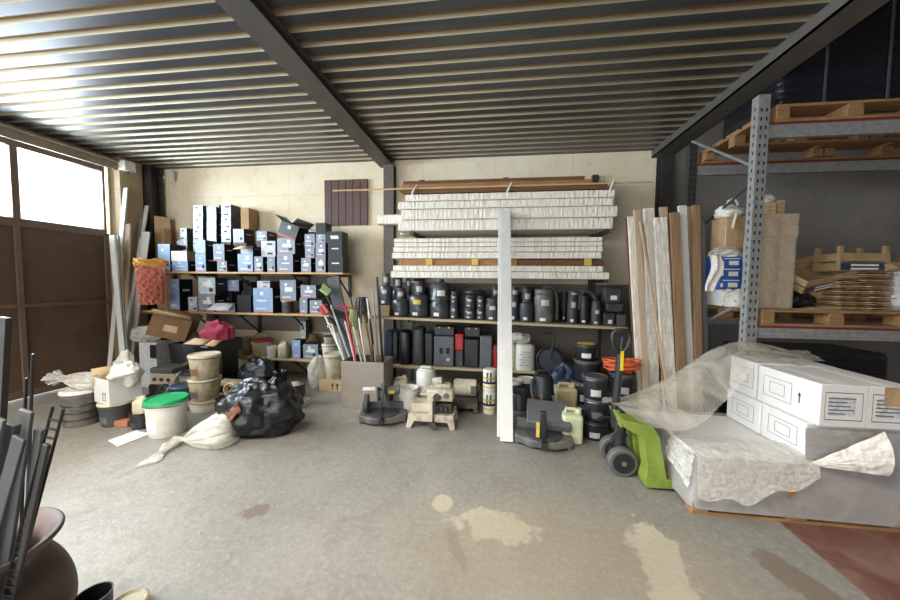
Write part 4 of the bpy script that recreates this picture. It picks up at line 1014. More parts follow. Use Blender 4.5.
# ------------------------------------------------------------------ things on the floor below the long shelves
def miter_saw(x, y, s, rz, label, body, accent, big=False):
    t = thing('miter_saw', label, 'miter saw', (x, y, 0), rz=rz)
    g = G(); h = 0.10 * s
    poly = [(-0.27, -0.10), (-0.12, -0.20), (0.12, -0.20), (0.27, -0.10), (0.27, 0.14), (-0.27, 0.14)]
    vs = [(a * s, b * s, z) for z in (0.03 * s, h) for a, b in poly]; n = 6
    g.add(vs, [(k, (k + 1) % n, n + (k + 1) % n, n + k) for k in range(n)] + [tuple(range(n - 1, -1, -1)), tuple(range(n, 2 * n))])
    for sx in (-0.24, 0.24):
        for sy in (-0.08, 0.12): g.cyl((sx * s, sy * s, 0), (sx * s, sy * s, 0.035 * s), 0.025 * s, n=10)
    g.build('base', body, t, bevel=0.008)
    G().lathe([(0.17 * s, h), (0.175 * s, h + 0.012 * s), (0.16 * s, h + 0.016 * s), (0.001, h + 0.016 * s)], 30, loc=(0, -0.04 * s, 0)).build('turntable', 'charcoal', t)
    G().bx(-0.012 * s, 0.012 * s, -0.24 * s, 0.08 * s, h + 0.016 * s, h + 0.02 * s).bc((0, -0.235 * s, h - 0.02 * s), (0.05 * s, 0.05 * s, 0.06 * s)).build('table_arm', 'black_plastic', t, bevel=0.003)
    g = G()
    for sx in (-1, 1): g.bx(min(sx * 0.03, sx * 0.26) * s, max(sx * 0.03, sx * 0.26) * s, 0.07 * s, 0.09 * s, h, h + 0.09 * s)
    g.build('fence', 'slate', t, bevel=0.003)
    if big: return t
    X = Matrix.Translation((0, 0.12 * s, h)) @ Matrix.Rotation(R(-8), 4, 'X')
    G().bx(-0.04 * s, 0.04 * s, -0.02 * s, 0.05 * s, 0, 0.2 * s, 0, X).build('pivot_arm', body, t, bevel=0.006)
    zc = h + 0.2 * s
    g = G(); pts = [(0.0, -0.04 * s + 0.15 * s * math.cos(R(a)), zc + 0.15 * s * math.sin(R(a))) for a in range(-10, 191, 15)]
    g.prism([(p[1], p[2]) for p in pts] , -0.025 * s, 0.025 * s, 0, Matrix.Rotation(R(90), 4, 'Z'))
    g.build('blade_guard', body, t, bevel=0.005)
    G().cyl((0.028 * s, -0.04 * s, zc - 0.01 * s), (0.031 * s, -0.04 * s, zc - 0.01 * s), 0.13 * s, n=30).build('blade', 'steel', t)
    G().cyl((0.03 * s, 0.0, zc + 0.04 * s), (0.19 * s, 0.0, zc + 0.06 * s), 0.06 * s, 0.052 * s, 18).build('motor', 'slate' if not big else 'dusty_black', t, bevel=0.004)
    G().bc((0.1 * s, -0.06 * s, zc + 0.05 * s), (0.07 * s, 0.02 * s, 0.03 * s)).build('badge', accent, t)
    G().tube([(-0.03 * s, -0.12 * s, zc + 0.1 * s), (-0.03 * s, -0.22 * s, zc + 0.15 * s), (-0.03 * s, -0.24 * s, zc + 0.05 * s), (-0.03 * s, -0.17 * s, zc + 0.0 * s)], 0.017 * s, 8, closed=False).build('handle', 'black_plastic', t)
    return t
p = F(376, 429)
t = miter_saw(p.x, p.y + 0.24, 0.95, R(12), 'dusty grey miter saw on the floor in front of the grey tool bin', 'dusty_black', 'yellow')
G().cyl((-0.2, -0.03, 0.2), (-0.16, -0.03, 0.2), 0.10, n=24).build('side_wheel', 'charcoal', t)
G().bc((-0.15, -0.02, 0.36), (0.14, 0.05, 0.03)).build('top_plate', 'white_plastic', t, bevel=0.006)
bucket(F(406.5, 417).x, F(406.5, 417).y + 0.1, 0, pr(396.5, 416.5, 3.6), zz(393.5, 3.6), 'white_plastic', 'open white bucket between the grey miter saw and the cream machine', handle=False, taper=0.93)
jug(px(400, 4.05), 4.12, 0.0, 0.20, 0.16, zz(379, 4.05), 'cream_plastic', 'cream square can behind the open white bucket', cat='can', name='square_can')
x = px(426, 3.95); t = thing('white_drum', 'tall white drum standing behind the cream machine', 'drum', (x, 3.98, 0)); r = pr(416.5, 436.5, 3.9); h = zz(370.5, 3.9)
G().lathe([(r * 0.95, 0), (r, 0.02), (r, h * 0.55), (r * 0.97, h * 0.57), (r, h * 0.6), (r, h * 0.86), (r * 0.93, h * 0.95), (r * 0.8, h * 0.97)], 28).build('body', 'white_plastic', t)
G().lathe([(r * 0.6, h * 0.965), (r * 0.6, h), (0.01, h)], 20).build('lid', 'white_plastic', t)
G().tube([(-r * 0.5, -r * 0.3, h * 0.96), (-r * 0.5, -r * 0.3, h + 0.02), (r * 0.5, -r * 0.3, h + 0.02), (r * 0.5, -r * 0.3, h * 0.96)], 0.012, 8).build('grip', 'white_plastic', t)
p = A(426, 401, 3.72); t = G().lathe([(0.045, 0), (0.05, 0.02), (0.05, 0.15), (0.03, 0.19), (0.02, 0.2)], 16).build('red_bottle', 'red_plastic', loc=(px(423.5, 3.70), 3.68, 0)); tag(t, 'small red bottle at the foot of the white drum', 'bottle')
# cream bench machine
p = F(434, 430); mx_ = px(433, 3.5); my = 3.55
t = thing('bench_machine', 'cream cast bench machine on four splayed legs, dusty, in front of the lower shelf', 'machine', (mx_, my, 0))
W = 0.49
g = G()
g.bx(-W / 2, W / 2, -0.15, 0.15, 0.11, 0.145)
g.bx(-W / 2 + 0.01, W / 2 - 0.01, -0.155, -0.135, 0.07, 0.12); g.build('bed', 'machine_cream', t, bevel=0.006)
for sx in (-1, 1):
    for sy in (-1, 1):
        G().add([(sx * 0.16, sy * 0.08, 0.11), (sx * 0.245, sy * 0.08, 0.11), (sx * 0.245, sy * 0.15, 0.11), (sx * 0.16, sy * 0.15, 0.11),
                 (sx * 0.21, sy * 0.11, 0), (sx * 0.265, sy * 0.11, 0), (sx * 0.265, sy * 0.165, 0), (sx * 0.21, sy * 0.165, 0)], [(0, 1, 2, 3), (4, 5, 6, 7), (0, 1, 5, 4), (1, 2, 6, 5), (2, 3, 7, 6), (3, 0, 4, 7)]).build('leg', 'machine_cream', t, bevel=0.004)
G().bx(-0.22, 0.0, -0.1, 0.1, 0.145, 0.24).build('gearbox', 'machine_cream', t, bevel=0.012)
G().bx(0.02, 0.22, -0.09, 0.1, 0.145, 0.25).build('lower_housing', 'machine_dark', t, bevel=0.01)
G().bx(-0.03, 0.04, -0.14, 0.02, 0.12, 0.36).build('column', 'machine_cream', t, bevel=0.008)
g = G(); g.bx(-0.05, 0.23, -0.11, 0.09, 0.28, 0.4); g.bx(0.02, 0.2, -0.05, 0.06, 0.4, 0.45); g.build('head', 'machine_cream', t, bevel=0.015)
G().bx(-0.12, 0.16, -0.13, 0.08, 0.345, 0.365).build('table', 'machine_cream', t, bevel=0.003)
G().cyl((0.06, -0.115, 0.33), (0.06, -0.15, 0.33), 0.04, n=16).build('hand_knob', 'machine_dark', t, bevel=0.003)
G().cyl((0.16, -0.115, 0.35), (0.16, -0.135, 0.35), 0.028, n=14).build('dial', 'slate', t)
G().cyl((0.0, 0.0, 0.45), (0.1, 0.0, 0.47), 0.05, 0.045, 16).build('top_motor', 'machine_cream', t)
G().tube([(0.03, -0.15, 0.06), (0.03, -0.17, 0.03), (0.03, -0.16, 0.3)], 0.01, 8).build('lever', 'machine_dark', t)
G().cyl((0.03, -0.20, 0.05), (0.03, -0.17, 0.05), 0.035, n=14).build('foot_wheel', 'machine_dark', t)
for k in range(3): G().bc((0.06 + 0.05 * k, -0.112, 0.21 - 0.01 * k), (0.03, 0.02, 0.06)).build('bracket', 'steel_dark', t, bevel=0.003)
# motor with dark base right of it
y = 4.0; x = px(467, y); t = thing('motor_unit', 'dusty cream motor drum lying on a dark frame under the lower shelf', 'motor', (x, y, 0))
G().bx(-0.15, 0.15, -0.13, 0.13, 0.05, 0.17).build('frame', 'machine_dark', t, bevel=0.01)
for sx in (-1, 1): G().bx(sx * 0.13 - 0.03, sx * 0.13 + 0.03, -0.14, 0.14, 0, 0.05).build('foot', 'machine_dark', t, bevel=0.004)
G().cyl((-0.14, 0, 0.27), (0.13, 0, 0.27), 0.1, n=24).build('motor_drum', 'machine_cream', t, bevel=0.012)
G().cyl((0.13, 0, 0.27), (0.17, 0, 0.27), 0.07, n=20).build('end_cap', 'machine_dark', t)
g = G()
for k in range(5): g.bc((0.07 + 0.015 * k, -0.1, 0.27), (0.006, 0.02, 0.1))
g.build('vents', 'machine_dark', t)
# striped cans left of the white board
y = 3.95
for k, lab in enumerate(('lower of two white-and-yellow striped cans stacked left of the white board', 'upper of two white-and-yellow striped cans stacked left of the white board')):
    x = px(491, y); r = pr(484.5, 498, y); h = 0.26
    t = thing('striped_can', lab, 'can', (x, y, k * (h + 0.001)), 'striped cans')
    G().lathe([(r * 0.97, 0), (r, 0.01), (r, h * 0.93), (r * 0.96, h * 0.97), (r * 0.9, h), (0.01, h)], 24).build('body', 'white_plastic', t)
    for zc, m in ((0.22, 'label_yellow'), (0.42, 'print_dark'), (0.62, 'label_yellow')):
        g = G(); g.lathe([(r * 1.004, h * (zc - 0.05)), (r * 1.004, h * (zc + 0.05))], 24, cap0=False, cap1=False); g.build('stripe', m, t)
    g = G()
    for a in (-110, -80): g.add([(r * 1.008 * math.cos(R(a + d)), r * 1.008 * math.sin(R(a + d)), h * z_) for d, z_ in ((-9, 0.46), (9, 0.46), (9, 0.9), (-9, 0.9))], [(0, 1, 2, 3)])
    g.build('label', 'charcoal', t)
# tubs with white lids and a vacuum behind the post
bucket(px(515, 4.05), 4.05, 0, 0.10, zz(377, 4.05), 'charcoal', 'black tub with white lid just right of the white board, under the lower shelf', lid='white_plastic', name='tub', cat='tub')
bucket(px(528.5, 4.15), 4.2, 0, 0.115, zz(376, 4.15), 'charcoal', 'second black tub with white lid, nearer the standing vacuum', lid='white_plastic', name='tub', cat='tub', handle=False)
def vacuum(x, y, r, h, label, hang=True):
    t = thing('shop_vacuum', label, 'vacuum', (x, y, 0))
    G().lathe([(r * 0.86, 0.05), (r, 0.08), (r, h * 0.5), (r * 0.95, h * 0.54)], 26).build('drum', 'dusty_black', t)
    G().lathe([(r * 1.05, h * 0.54), (r * 1.06, h * 0.58), (r * 0.96, h * 0.64), (r * 0.9, h * 0.86), (r * 0.75, h * 0.96), (r * 0.3, h)], 26).build('motor_head', 'black_plastic', t)
    for a in (45, 135, 225, 315): G().cyl((r * math.cos(R(a)), r * math.sin(R(a)), 0), (r * math.cos(R(a)), r * math.sin(R(a)), 0.08), 0.028, n=12).build('caster', 'rubber', t)
    G().tube([(-r * 0.6, 0, h * 0.95), (-r * 0.5, 0, h * 1.05), (r * 0.5, 0, h * 1.05), (r * 0.6, 0, h * 0.95)], 0.014, 8).build('handle', 'black_plastic', t)
    for a in (-140, -40): G().bc((r * 1.02 * math.cos(R(a)), r * 1.02 * math.sin(R(a)), h * 0.55), (0.04, 0.03, 0.08)).build('clip', 'steel', t)
    stickers(t, r * 1.01, h * 0.3, h * 0.14, 'label_white', -100, 40)
    return t
p = F(520, 431); t = vacuum(px(521, 3.62), 3.62, 0.115, zz(388, 3.6), 'low dusty black vacuum at the foot of the white board')
hose(t, [(0.1, -0.05, 0.25), (0.16, -0.08, 0.27), (0.18, -0.1, 0.1), (0.1, -0.16, 0.03), (-0.05, -0.17, 0.03)], 0.02)
t = vacuum(px(545.5, 3.66), 3.70, 0.125, zz(370, 3.66), 'tall black shop vacuum with clips and label behind the second miter saw')
hose(t, [(-0.11, -0.05, 0.5), (-0.13, -0.12, 0.4), (-0.06, -0.16, 0.2), (0.05, -0.17, 0.1), (0.12, -0.13, 0.04)], 0.018, 'charcoal')
G().bc((-0.03, -0.128, 0.30), (0.02, 0.01, 0.14)).build('strap', 'wood', t)
# second miter saw with big grey plate
p = F(547, 456); t = miter_saw(p.x, p.y + 0.26, 0.98, R(-6), 'black miter saw with broad grey housing on the floor right of the white board', 'dusty_black', 'yellow', True)
X = Matrix.Translation((0.04, 0.02, 0.17)) @ Matrix.Rotation(R(24), 4, 'X') @ Matrix.Rotation(R(4), 4, 'Y')
G().bx(-0.20, 0.21, -0.06, 0.26, 0, 0.07, 0, X).build('side_table', 'slate', t, bevel=0.008)
G().bx(-0.14, 0.2, 0.02, 0.12, 0.1, 0.19).build('housing', 'dusty_black', t, bevel=0.01)
G().bx(-0.035, 0.02, -0.17, -0.12, 0.1, 0.36).build('saw_arm', 'black_plastic', t, bevel=0.008)
G().bc((-0.055, -0.185, 0.2), (0.03, 0.012, 0.14)).build('warning_label', 'label_yellow', t)
# jerrycans
def jerrycan(x, y, wd, dp, h, m, label, rz=0.0, z=0):
    t = thing('jerrycan', label, 'jerrycan', (x, y, z), rz=rz); hw, hd = wd / 2, dp / 2
    g = G().bx(-hw, hw, -hd, hd, 0, h * 0.86); g.build('body', m, t, bevel=0.03, seg=4)
    g = G()
    for sx in (-1, 1): g.bx(sx * hw * 0.5 - 0.006, sx * hw * 0.5 + 0.006, -hd - 0.004, -hd + 0.004, h * 0.12, h * 0.74)
    for k in (0.25, 0.5, 0.72): g.bx(-hw * 0.8, hw * 0.8, -hd - 0.003, -hd + 0.003, h * k - 0.004, h * k + 0.004)
    g.build('ribs', m, t, bevel=0.002)
    G().tube([(-hw * 0.6, 0, h * 0.84), (-hw * 0.55, 0, h * 0.95), (hw * 0.35, 0, h * 0.95), (hw * 0.42, 0, h * 0.84)], 0.018, 8).build('grip', m, t)
    G().cyl((hw * 0.68, 0, h * 0.84), (hw * 0.68, 0, h * 0.98), 0.028, n=14).build('cap', m, t)
    occupy(x - hw, x + hw, y - hd, y + hd, z, z + h); return t
y = 3.92; jerrycan(px(568.5, y), y + 0.05, 2 * pr(557, 580, y), 0.2, zz(377.5, y), 'beige_can', 'tall translucent beige jerrycan beside the black shop vacuum')
p = F(573, 446); jerrycan(p.x + 0.005, p.y + 0.12, 2 * pr(562, 584, p.y), 0.22, zz(404, p.y + 0.02), 'pale_green_can', 'pale green ribbed jerrycan standing in front of the taller beige one', rz=R(-4))
# stacked black tubs
GT = 'stacked black tubs beside the pallet jack'
def tubstack(u0, u1, y, tops, labels, lids, yoff=0.0, rz=0.0, bottom=0.0):
    z = bottom
    for i, v in enumerate(tops):
        x = (px(u0, y) + px(u1, y)) / 2; r = pr(u0, u1, y); h = zz(v, y, u0) - z
        bucket(x + (0.01 if i % 2 else -0.005), y + r * 0.2, z, r * (1.0 - 0.01 * i), h, 'black_plastic', labels[i], 'tub', lid=lids[i], name='tub', group=GT, labelmat='sticker_grey' if i % 2 == 0 else 'slate', occ=False, taper=0.9)
        z += h + 0.001
    occupy(x - r, x + r, y - r, y + r, 0, z); return x, y + r * 0.2, z, r
tubstack(586.5, 612, 3.44, (419, 397.5, 375.5), ('lowest of three black tubs in the front stack left of the jack handle', 'middle of three black tubs in the front stack left of the jack handle', 'top one of three black tubs in the front stack left of the jack handle'), ('black_plastic', 'charcoal', 'charcoal'))
tubstack(575, 603.5, 4.0, (424, 402, 380.5, 359), ('lowest tub of the tall rear stack, hidden behind the jerrycans', 'second tub from below of the tall rear stack behind the jerrycans', 'second tub from the top of the tall rear stack behind the jerrycans', 'wide black tub directly under the yellow-topped tub of the rear stack'), ('charcoal', 'charcoal', 'charcoal', 'charcoal'))
x = px(588, 4.0); zt4 = PL[-1][5]
t = bucket(x, 4.03, zt4, pr(577, 600, 4.0), zz(339.5, 4.0) - zt4, 'black_plastic', 'black tub with yellow-labelled lid at the very top of the tall rear stack', 'tub', lid='charcoal', name='tub', group=GT, labelmat='label_white', occ=False)
r = pr(577, 600, 4.0); h = zz(339.5, 4.0) - zt4
G().lathe([(r * 0.8, h * 1.0), (r * 0.8, h * 1.012), (0.01, h * 1.012)], 24).build('lid_label', 'yellow', t)
cx2, cy2, cz2, cr2 = tubstack(613, 640, 3.62, (418, 395, 372.5), ('lowest tub of the right stack behind the jack handle', 'middle tub of the right stack behind the jack handle', 'top tub of the right stack, under the orange cord'), ('charcoal', 'charcoal', 'charcoal'))
# orange cord coil
g = G(); pts = []
for i in range(400):
    a = i * 0.21; k = i / 400
    rr = 0.135 + 0.05 * math.sin(i * 0.093) + 0.012 * math.sin(i * 0.7)
    pts.append((rr * math.cos(a), rr * 0.8 * math.sin(a), 0.075 + 0.062 * math.sin(i * 0.061) * math.cos(i * 0.031) + 0.02 * math.sin(a + i * 0.013)))
g.tube(pts, 0.0075, 6)
tag(g.build('cord_coil', 'orange_cord', loc=(px(624, 3.62) , 3.62, cz2 + 0.003)), 'tangled coil of orange extension cord lying on the black tubs', 'cord')

# ------------------------------------------------------------------ pallet jack
jx, jy = 1.06, 2.80
t = thing('pallet_jack', 'green hand pallet jack with black handle, forks under the wrapped pallet', 'pallet jack', (jx, jy, 0))
def L(X, Y, Z): return (X - jx, Y - jy, Z)
for k, yc in enumerate((2.66, 2.88)):                                     # fork: raised neck coming down to a flat tine
    poly = [(0.98, 0.52), (1.18, 0.50), (1.235, 0.42), (1.30, 0.092), (2.3, 0.09), (2.34, 0.05), (1.16, 0.02), (1.14, 0.07), (1.16, 0.16), (1.12, 0.40), (1.0, 0.46)]
    poly = [(a - jx, b) for a, b in poly]
    poly[4] = (2.3 - jx, 0.09)
    G().prism(poly, yc - jy - 0.058, yc - jy + 0.058).build('fork', 'jack_green', t, bevel=0.006)
G().bx(1.0 - jx, 1.19 - jx, 2.72 - jy, 2.82 - jy, 0.42, 0.5).build('bridge', 'jack_green', t, bevel=0.006)
G().cyl(L(1.05, 2.86, 0.16), L(1.05, 2.86, 0.55), 0.045, n=18).cyl(L(1.05, 2.86, 0.12), L(1.05, 2.86, 0.2), 0.075, n=18).build('hydraulic_pump', 'black_plastic', t)
for y in (2.79, 3.0):
    g = G().cyl(L(1.05, y - 0.035, 0.115), L(1.05, y + 0.035, 0.115), 0.115, n=30); wob = g.build('steer_wheel', 'tyre', t, bevel=0.012, seg=3)
    g = G().cyl(L(1.05, y - 0.04, 0.115), L(1.05, y + 0.04, 0.115), 0.082, n=24); g.build('wheel_hub', 'rubber', wob)
    G().cyl(L(1.05, y - 0.046, 0.115), L(1.05, y + 0.046, 0.115), 0.02, n=12).build('axle', 'steel', wob)
G().bx(1.0 - jx, 1.1 - jx, 2.83 - jy, 2.96 - jy, 0.07, 0.14).build('axle_block', 'black_plastic', t, bevel=0.005)
hb = Vector(L(1.02, 2.86, 0.36)); ht = Vector(L(A(617.5, 352, 2.93).x, 2.86, A(617.5, 352, 2.93).z)); he = Vector(L(A(618, 329, 2.93).x, 2.86, A(618, 329, 2.93).z))
G().tube([hb, hb + Vector((-0.02, 0, 0.06)), ht], [0.034, 0.032, 0.03], 12).build('drawbar', 'black_plastic', t)
dz = he - ht
G().tube([ht, ht + Vector((-0.05, 0, 0.05)), ht + Vector((-0.066, 0, 0.11)), ht + Vector((-0.066, 0, 0.16)), he + Vector((-0.04, 0, 0)), he + Vector((0.04, 0, 0)), ht + Vector((0.066, 0, 0.16)), ht + Vector((0.066, 0, 0.11)), ht + Vector((0.05, 0, 0.05))], 0.016, 10, closed=True).build('grip_loop', 'black_plastic', t)
G().tube([ht + Vector((0, 0, 0.02)), ht + Vector((0.01, 0, 0.14))], 0.012, 8).build('release_lever', 'black_plastic', t)
G().bc(ht + Vector((0.0, -0.034, -0.05)), (0.022, 0.006, 0.16)).build('warning_strip', 'yellow', t)
g = G().bc(L(1.02, 2.80, 0.4), (0.05, 0.05, 0.1)); g.tube([L(1.02, 2.78, 0.38), L(0.95, 2.76, 0.34), L(0.97, 2.78, 0.26)], 0.01, 8); g.build('linkage', 'steel_dark', t, bevel=0.003)
G().tube([L(0.98, 2.86, 0.44), L(0.9, 2.84, 0.45), L(0.86, 2.83, 0.43)], 0.012, 8).build('foot_pedal', 'black_plastic', t)

def base_c(u, v, r):                          # centre of a round thing whose nearest floor point shows at (u, v)
    p = F(u, v); d = Vector((p.x, p.y, 0)).normalized(); return p + d * r
def zl(v, Y): return A(175, v, Y).z
# ------------------------------------------------------------------ heap on the left
GH = None
Y = 3.02
x = px(82.5, Y); r = pr(64.5, 101, Y)
r *= 0.9; c0 = base_c(83.5, 427, r); t = bucket(c0.x, c0.y, 0, r, zl(392, Y), 'dusty_black', 'broad black ribbed tub with white lid at the far left of the heap', 'tub', lid='white_plastic', name='tub', handle=False, taper=0.92)
h = zl(392, Y)
g = G()
for k in (0.2, 0.4, 0.6): g.lathe([(r * (0.94 + 0.06 * k), h * k - 0.008), (r * (1.0 + 0.02 * k), h * k), (r * (0.94 + 0.06 * k), h * k + 0.008)], 26, cap0=False, cap1=False)
g.build('ribs', 'black_plastic', t)
c2 = base_c(118, 427, 0.14); x2 = c2.x; Y2 = c2.y - 0.05
t = bucket(x2, c2.y, 0, 0.145, zl(406, Y2), 'charcoal', 'black tub with cream lid carrying the white carton', 'tub', lid='cream_plastic', name='tub', handle=False, labelmat='slate')
zc = zl(406, Y2)
for k, ly in enumerate(('plastic',)):
    pass
t = G().bx(-0.07, 0.07, -0.04, 0.04, 0, 0.07).build('brick_piece', 'brick', loc=(F(121, 427).x, F(121, 427).y + 0.03, 0), bevel=0.01); t.rotation_euler.z = R(8); tag(t, 'reddish brick-coloured block lying at the foot of the cream-lidded tub', 'block')
# white carton with arrows
t = thing('white_carton', 'open white carton with two upward arrows full of wrapped scraps on the cream-lidded tub', 'carton', (x2, c2.y + 0.02, zc + 0.001), rz=R(-16))
W, D, H = 0.31, 0.27, 0.26; k = 0.005; g = G(); hw, hd = W / 2, D / 2
g.bx(-hw, hw, -hd, -hd + k, 0, H); g.bx(-hw, hw, hd - k, hd, 0, H); g.bx(-hw, -hw + k, -hd + k, hd - k, 0, H); g.bx(hw - k, hw, -hd + k, hd - k, 0, H); g.bx(-hw + k, hw - k, -hd + k, hd - k, 0, k)
g.build('carton', 'white_card', t)
g = G()
for dx in (0.03, 0.075): g.prism([(dx - 0.005, 0.05), (dx + 0.005, 0.05), (dx + 0.005, 0.1), (dx + 0.015, 0.1), (dx, 0.13), (dx - 0.015, 0.1), (dx - 0.005, 0.1)], -hd - 0.001, -hd)
g.bx(0.01, 0.095, -hd - 0.001, -hd, 0.036, 0.042); g.build('arrow_marks', 'print_dark', t)
G().add([(hw, -hd, H), (hw, hd, H), (hw + 0.1, hd, H + 0.05), (hw + 0.1, -hd, H + 0.05)], [(0, 1, 2, 3)]).build('flap', 'white_card', t, solid=0.004)
G().add([(-hw, -hd, H), (-hw, hd, H), (-hw - 0.05, hd, H + 0.08), (-hw - 0.05, -hd, H + 0.08)], [(0, 1, 2, 3)]).build('flap', 'cardboard_pale', t, solid=0.004)
cb = Vector((x2, c2.y + 0.02, zc))
t = blob('wrapped_bundle', 'film_white', (cb.x + 0.08, cb.y + 0.02, zc + 0.15), (0.15, 0.12, 0.15), 'cream crumpled bundle sticking out of the open white carton', 'bundle', 21, 0.3)
t = blob('plastic_bag', 'milky_film', (cb.x - 0.06, cb.y + 0.12, zc + 0.12), (0.12, 0.1, 0.2), 'clear plastic bag rising at the back of the open white carton', 'bag', 23, 0.35)
t = G().bx(-0.02, 0.02, -0.06, 0.06, 0, 0.24).build('cardboard_piece', 'cardboard_pale', loc=(cb.x - 0.1, cb.y - 0.02, zc + 0.03)); t.rotation_euler = (R(5), R(-18), 0); tag(t, 'strip of cardboard poking up from the left of the white carton', 'cardboard')
LIMP = (c0.x, c0.y, zl(392, Y))
# small black pail with a jug in it
p = base_c(142, 430, 0.09); p.y -= 0.09; bucket(p.x, p.y + 0.09, 0, 0.095, 0.17, 'black_plastic', 'small black pail holding a cream jug', 'pail', handle=False, name='pail', labelmat='charcoal')
jug(p.x + 0.005, p.y + 0.09, 0.10, 0.135, 0.11, 0.24, 'cream_plastic', 'cream plastic jug standing in the small black pail')
# bucket with green lid
p = F(167, 438); r = pr(148, 186, p.y + 0.1); p = base_c(168, 439, r)
t = bucket(p.x, p.y, 0, r * 0.98, zl(398, p.y), 'white_plastic', 'white bucket with a bright green lid at the front of the heap', lid='green_lid', labelmat='paper')
# sheet of paper on the floor
c = [F(108, 441), F(137, 430), F(151, 434), F(118, 447)]
t = G().grid(lambda a, b: tuple((c[0] * (1 - a) * (1 - b) + c[1] * a * (1 - b) + c[2] * a * b + c[3] * (1 - a) * b) + Vector((0, 0, 0.004 + 0.006 * abs(noise.noise(Vector((a * 4, b * 3, 1)))))))
, 14, 6).build('paper_sheet', 'paper', solid=0.002); tag(t, 'crumpled pale sheet of paper lying flat on the floor', 'paper')
# clear rubbish bag lying in front
p0 = F(203, 447)
def tied_bag(m, c, ax, rx, rz_, label, seed, neck=0.10, fold=0.16, n=(72, 40), tails=True, name='rubbish_bag', cat='rubbish bag', zmin=0.0):
    """a sack lying from its full end c towards the tied neck c + ax; folds run along it and meet at the neck"""
    c = Vector(c); ax = Vector(ax); L_ = ax.length; w_ = ax.normalized()
    s_ = Vector((0, 0, 1)).cross(w_)
    s_ = s_.normalized() if s_.length > 0.2 else Vector((1, 0, 0)); u_ = w_.cross(s_).normalized()
    g = G()
    def fn(a, b):
        th = 2 * math.pi * a
        if b < 0.86:
            q = b / 0.86; prof_ = (math.sin(math.pi * min(1.0, 0.03 + q * 0.97) ** 0.62) ** 0.62) if q < 0.999 else 0
            prof_ = max(prof_ * (1 - 0.25 * q), neck)
        else:
            q = (b - 0.86) / 0.14; prof_ = neck * (1 + 1.6 * q)
        if b < 0.004: prof_ = 0.02
        cr_ = noise.noise(Vector((math.cos(th) * 2.6, math.sin(th) * 2.6, b * 1.1 + seed))) + 0.6 * noise.noise(Vector((math.cos(th) * 6, math.sin(th) * 6, b * 2.2 + seed * 2)))
        lump = noise.noise(Vector((math.cos(th) * 1.2, math.sin(th) * 1.2, b * 3 + seed * 3)))
        k = 1 + fold * (cr_ - 0.5 * abs(cr_)) * (0.5 + b) + 0.14 * lump
        p = c + w_ * (L_ * b) + s_ * (rx * prof_ * k * math.cos(th)) + u_ * (rz_ * prof_ * k * math.sin(th))
        p.z = max(p.z, zmin + 0.002 + 0.01 * abs(lump)); return tuple(p - Vector((c.x, c.y, 0)))
    g.grid(fn, *n)
    o = g.build(name, m, loc=(c.x, c.y, 0), sub=1)
    return tag(o, label, cat)
tied_bag('milky_film', (LIMP[0] + 0.2, LIMP[1] + 0.03, LIMP[2] + 0.07), (-0.50, -0.05, 0.03), 0.13, 0.10, 'limp white plastic bag lying on the broad black tub at far left', 25.0, neck=0.3, fold=0.3, name='plastic_bag', cat='bag', zmin=LIMP[2])
p0 = F(200, 446); p1 = F(163, 450)
t = tied_bag('clear_bag', (p0.x + 0.24, p0.y + 0.22, 0.12), (p1.x - p0.x - 0.24, p1.y - p0.y - 0.12, -0.09), 0.27, 0.19, 'translucent white rubbish bag lying on the floor with its neck trailing left', 31.0, fold=0.2)
a0, a1 = F(168, 449), F(146, 466)
g = G()
def tail(a, b):
    q = a0.lerp(a1, a); wv = 0.035 + 0.03 * a + 0.02 * math.sin(a * 9); th = 2 * math.pi * b
    return (q.x - t.location.x + 0.6 * wv * math.cos(th) * (1 + 0.4 * noise.noise(Vector((a * 8, b * 5, 2)))), q.y + 0.07 * (1 - a) - t.location.y + wv * math.cos(th) * 0.8, max(0.003, (0.03 * (1 - a) + 0.012) * (1 + math.sin(th)) * (0.8 + 0.4 * noise.noise(Vector((a * 9, b * 6, 7))))))
g.grid(tail, 24, 14).build('bag_neck', 'clear_bag', t)
p0 = base_c(260, 442, 0.27)
t = blob('rubbish_bag', 'bag_black', (p0.x, p0.y + 0.02, 0), (0.42, 0.30, 0.30), 'large glossy black rubbish bag slumped in front of the heap', 'rubbish bag', 66, 0.2, n=(64, 40), freq=3.4)
gg = G()
def ear(a, b):
    th = 2 * math.pi * a; rr = (0.10 - 0.075 * math.sin(math.pi * min(1, b * 1.3) * 0.5) + 0.09 * max(0, b - 0.6)) * (1 + 0.25 * math.sin(th * 5 + b * 3))
    return (0.10 + 0.10 * b + rr * math.cos(th), 0.05 + rr * math.sin(th), 0.46 + 0.16 * b)
gg.grid(ear, 30, 10); gg.build('bag_neck', 'bag_black', t, solid=0.004)
g = G().grid(lambda a, b: (-0.12 + 0.13 * a + 0.02 * math.sin(b * 7), -0.33 + 0.02 * math.sin(a * 8) + 0.05 * b, 0.22 + 0.12 * b + 0.06 * a + 0.02 * math.sin(a * 9)), 10, 8); g.build('torn_patch', 'wood_dark', t, solid=0.006)
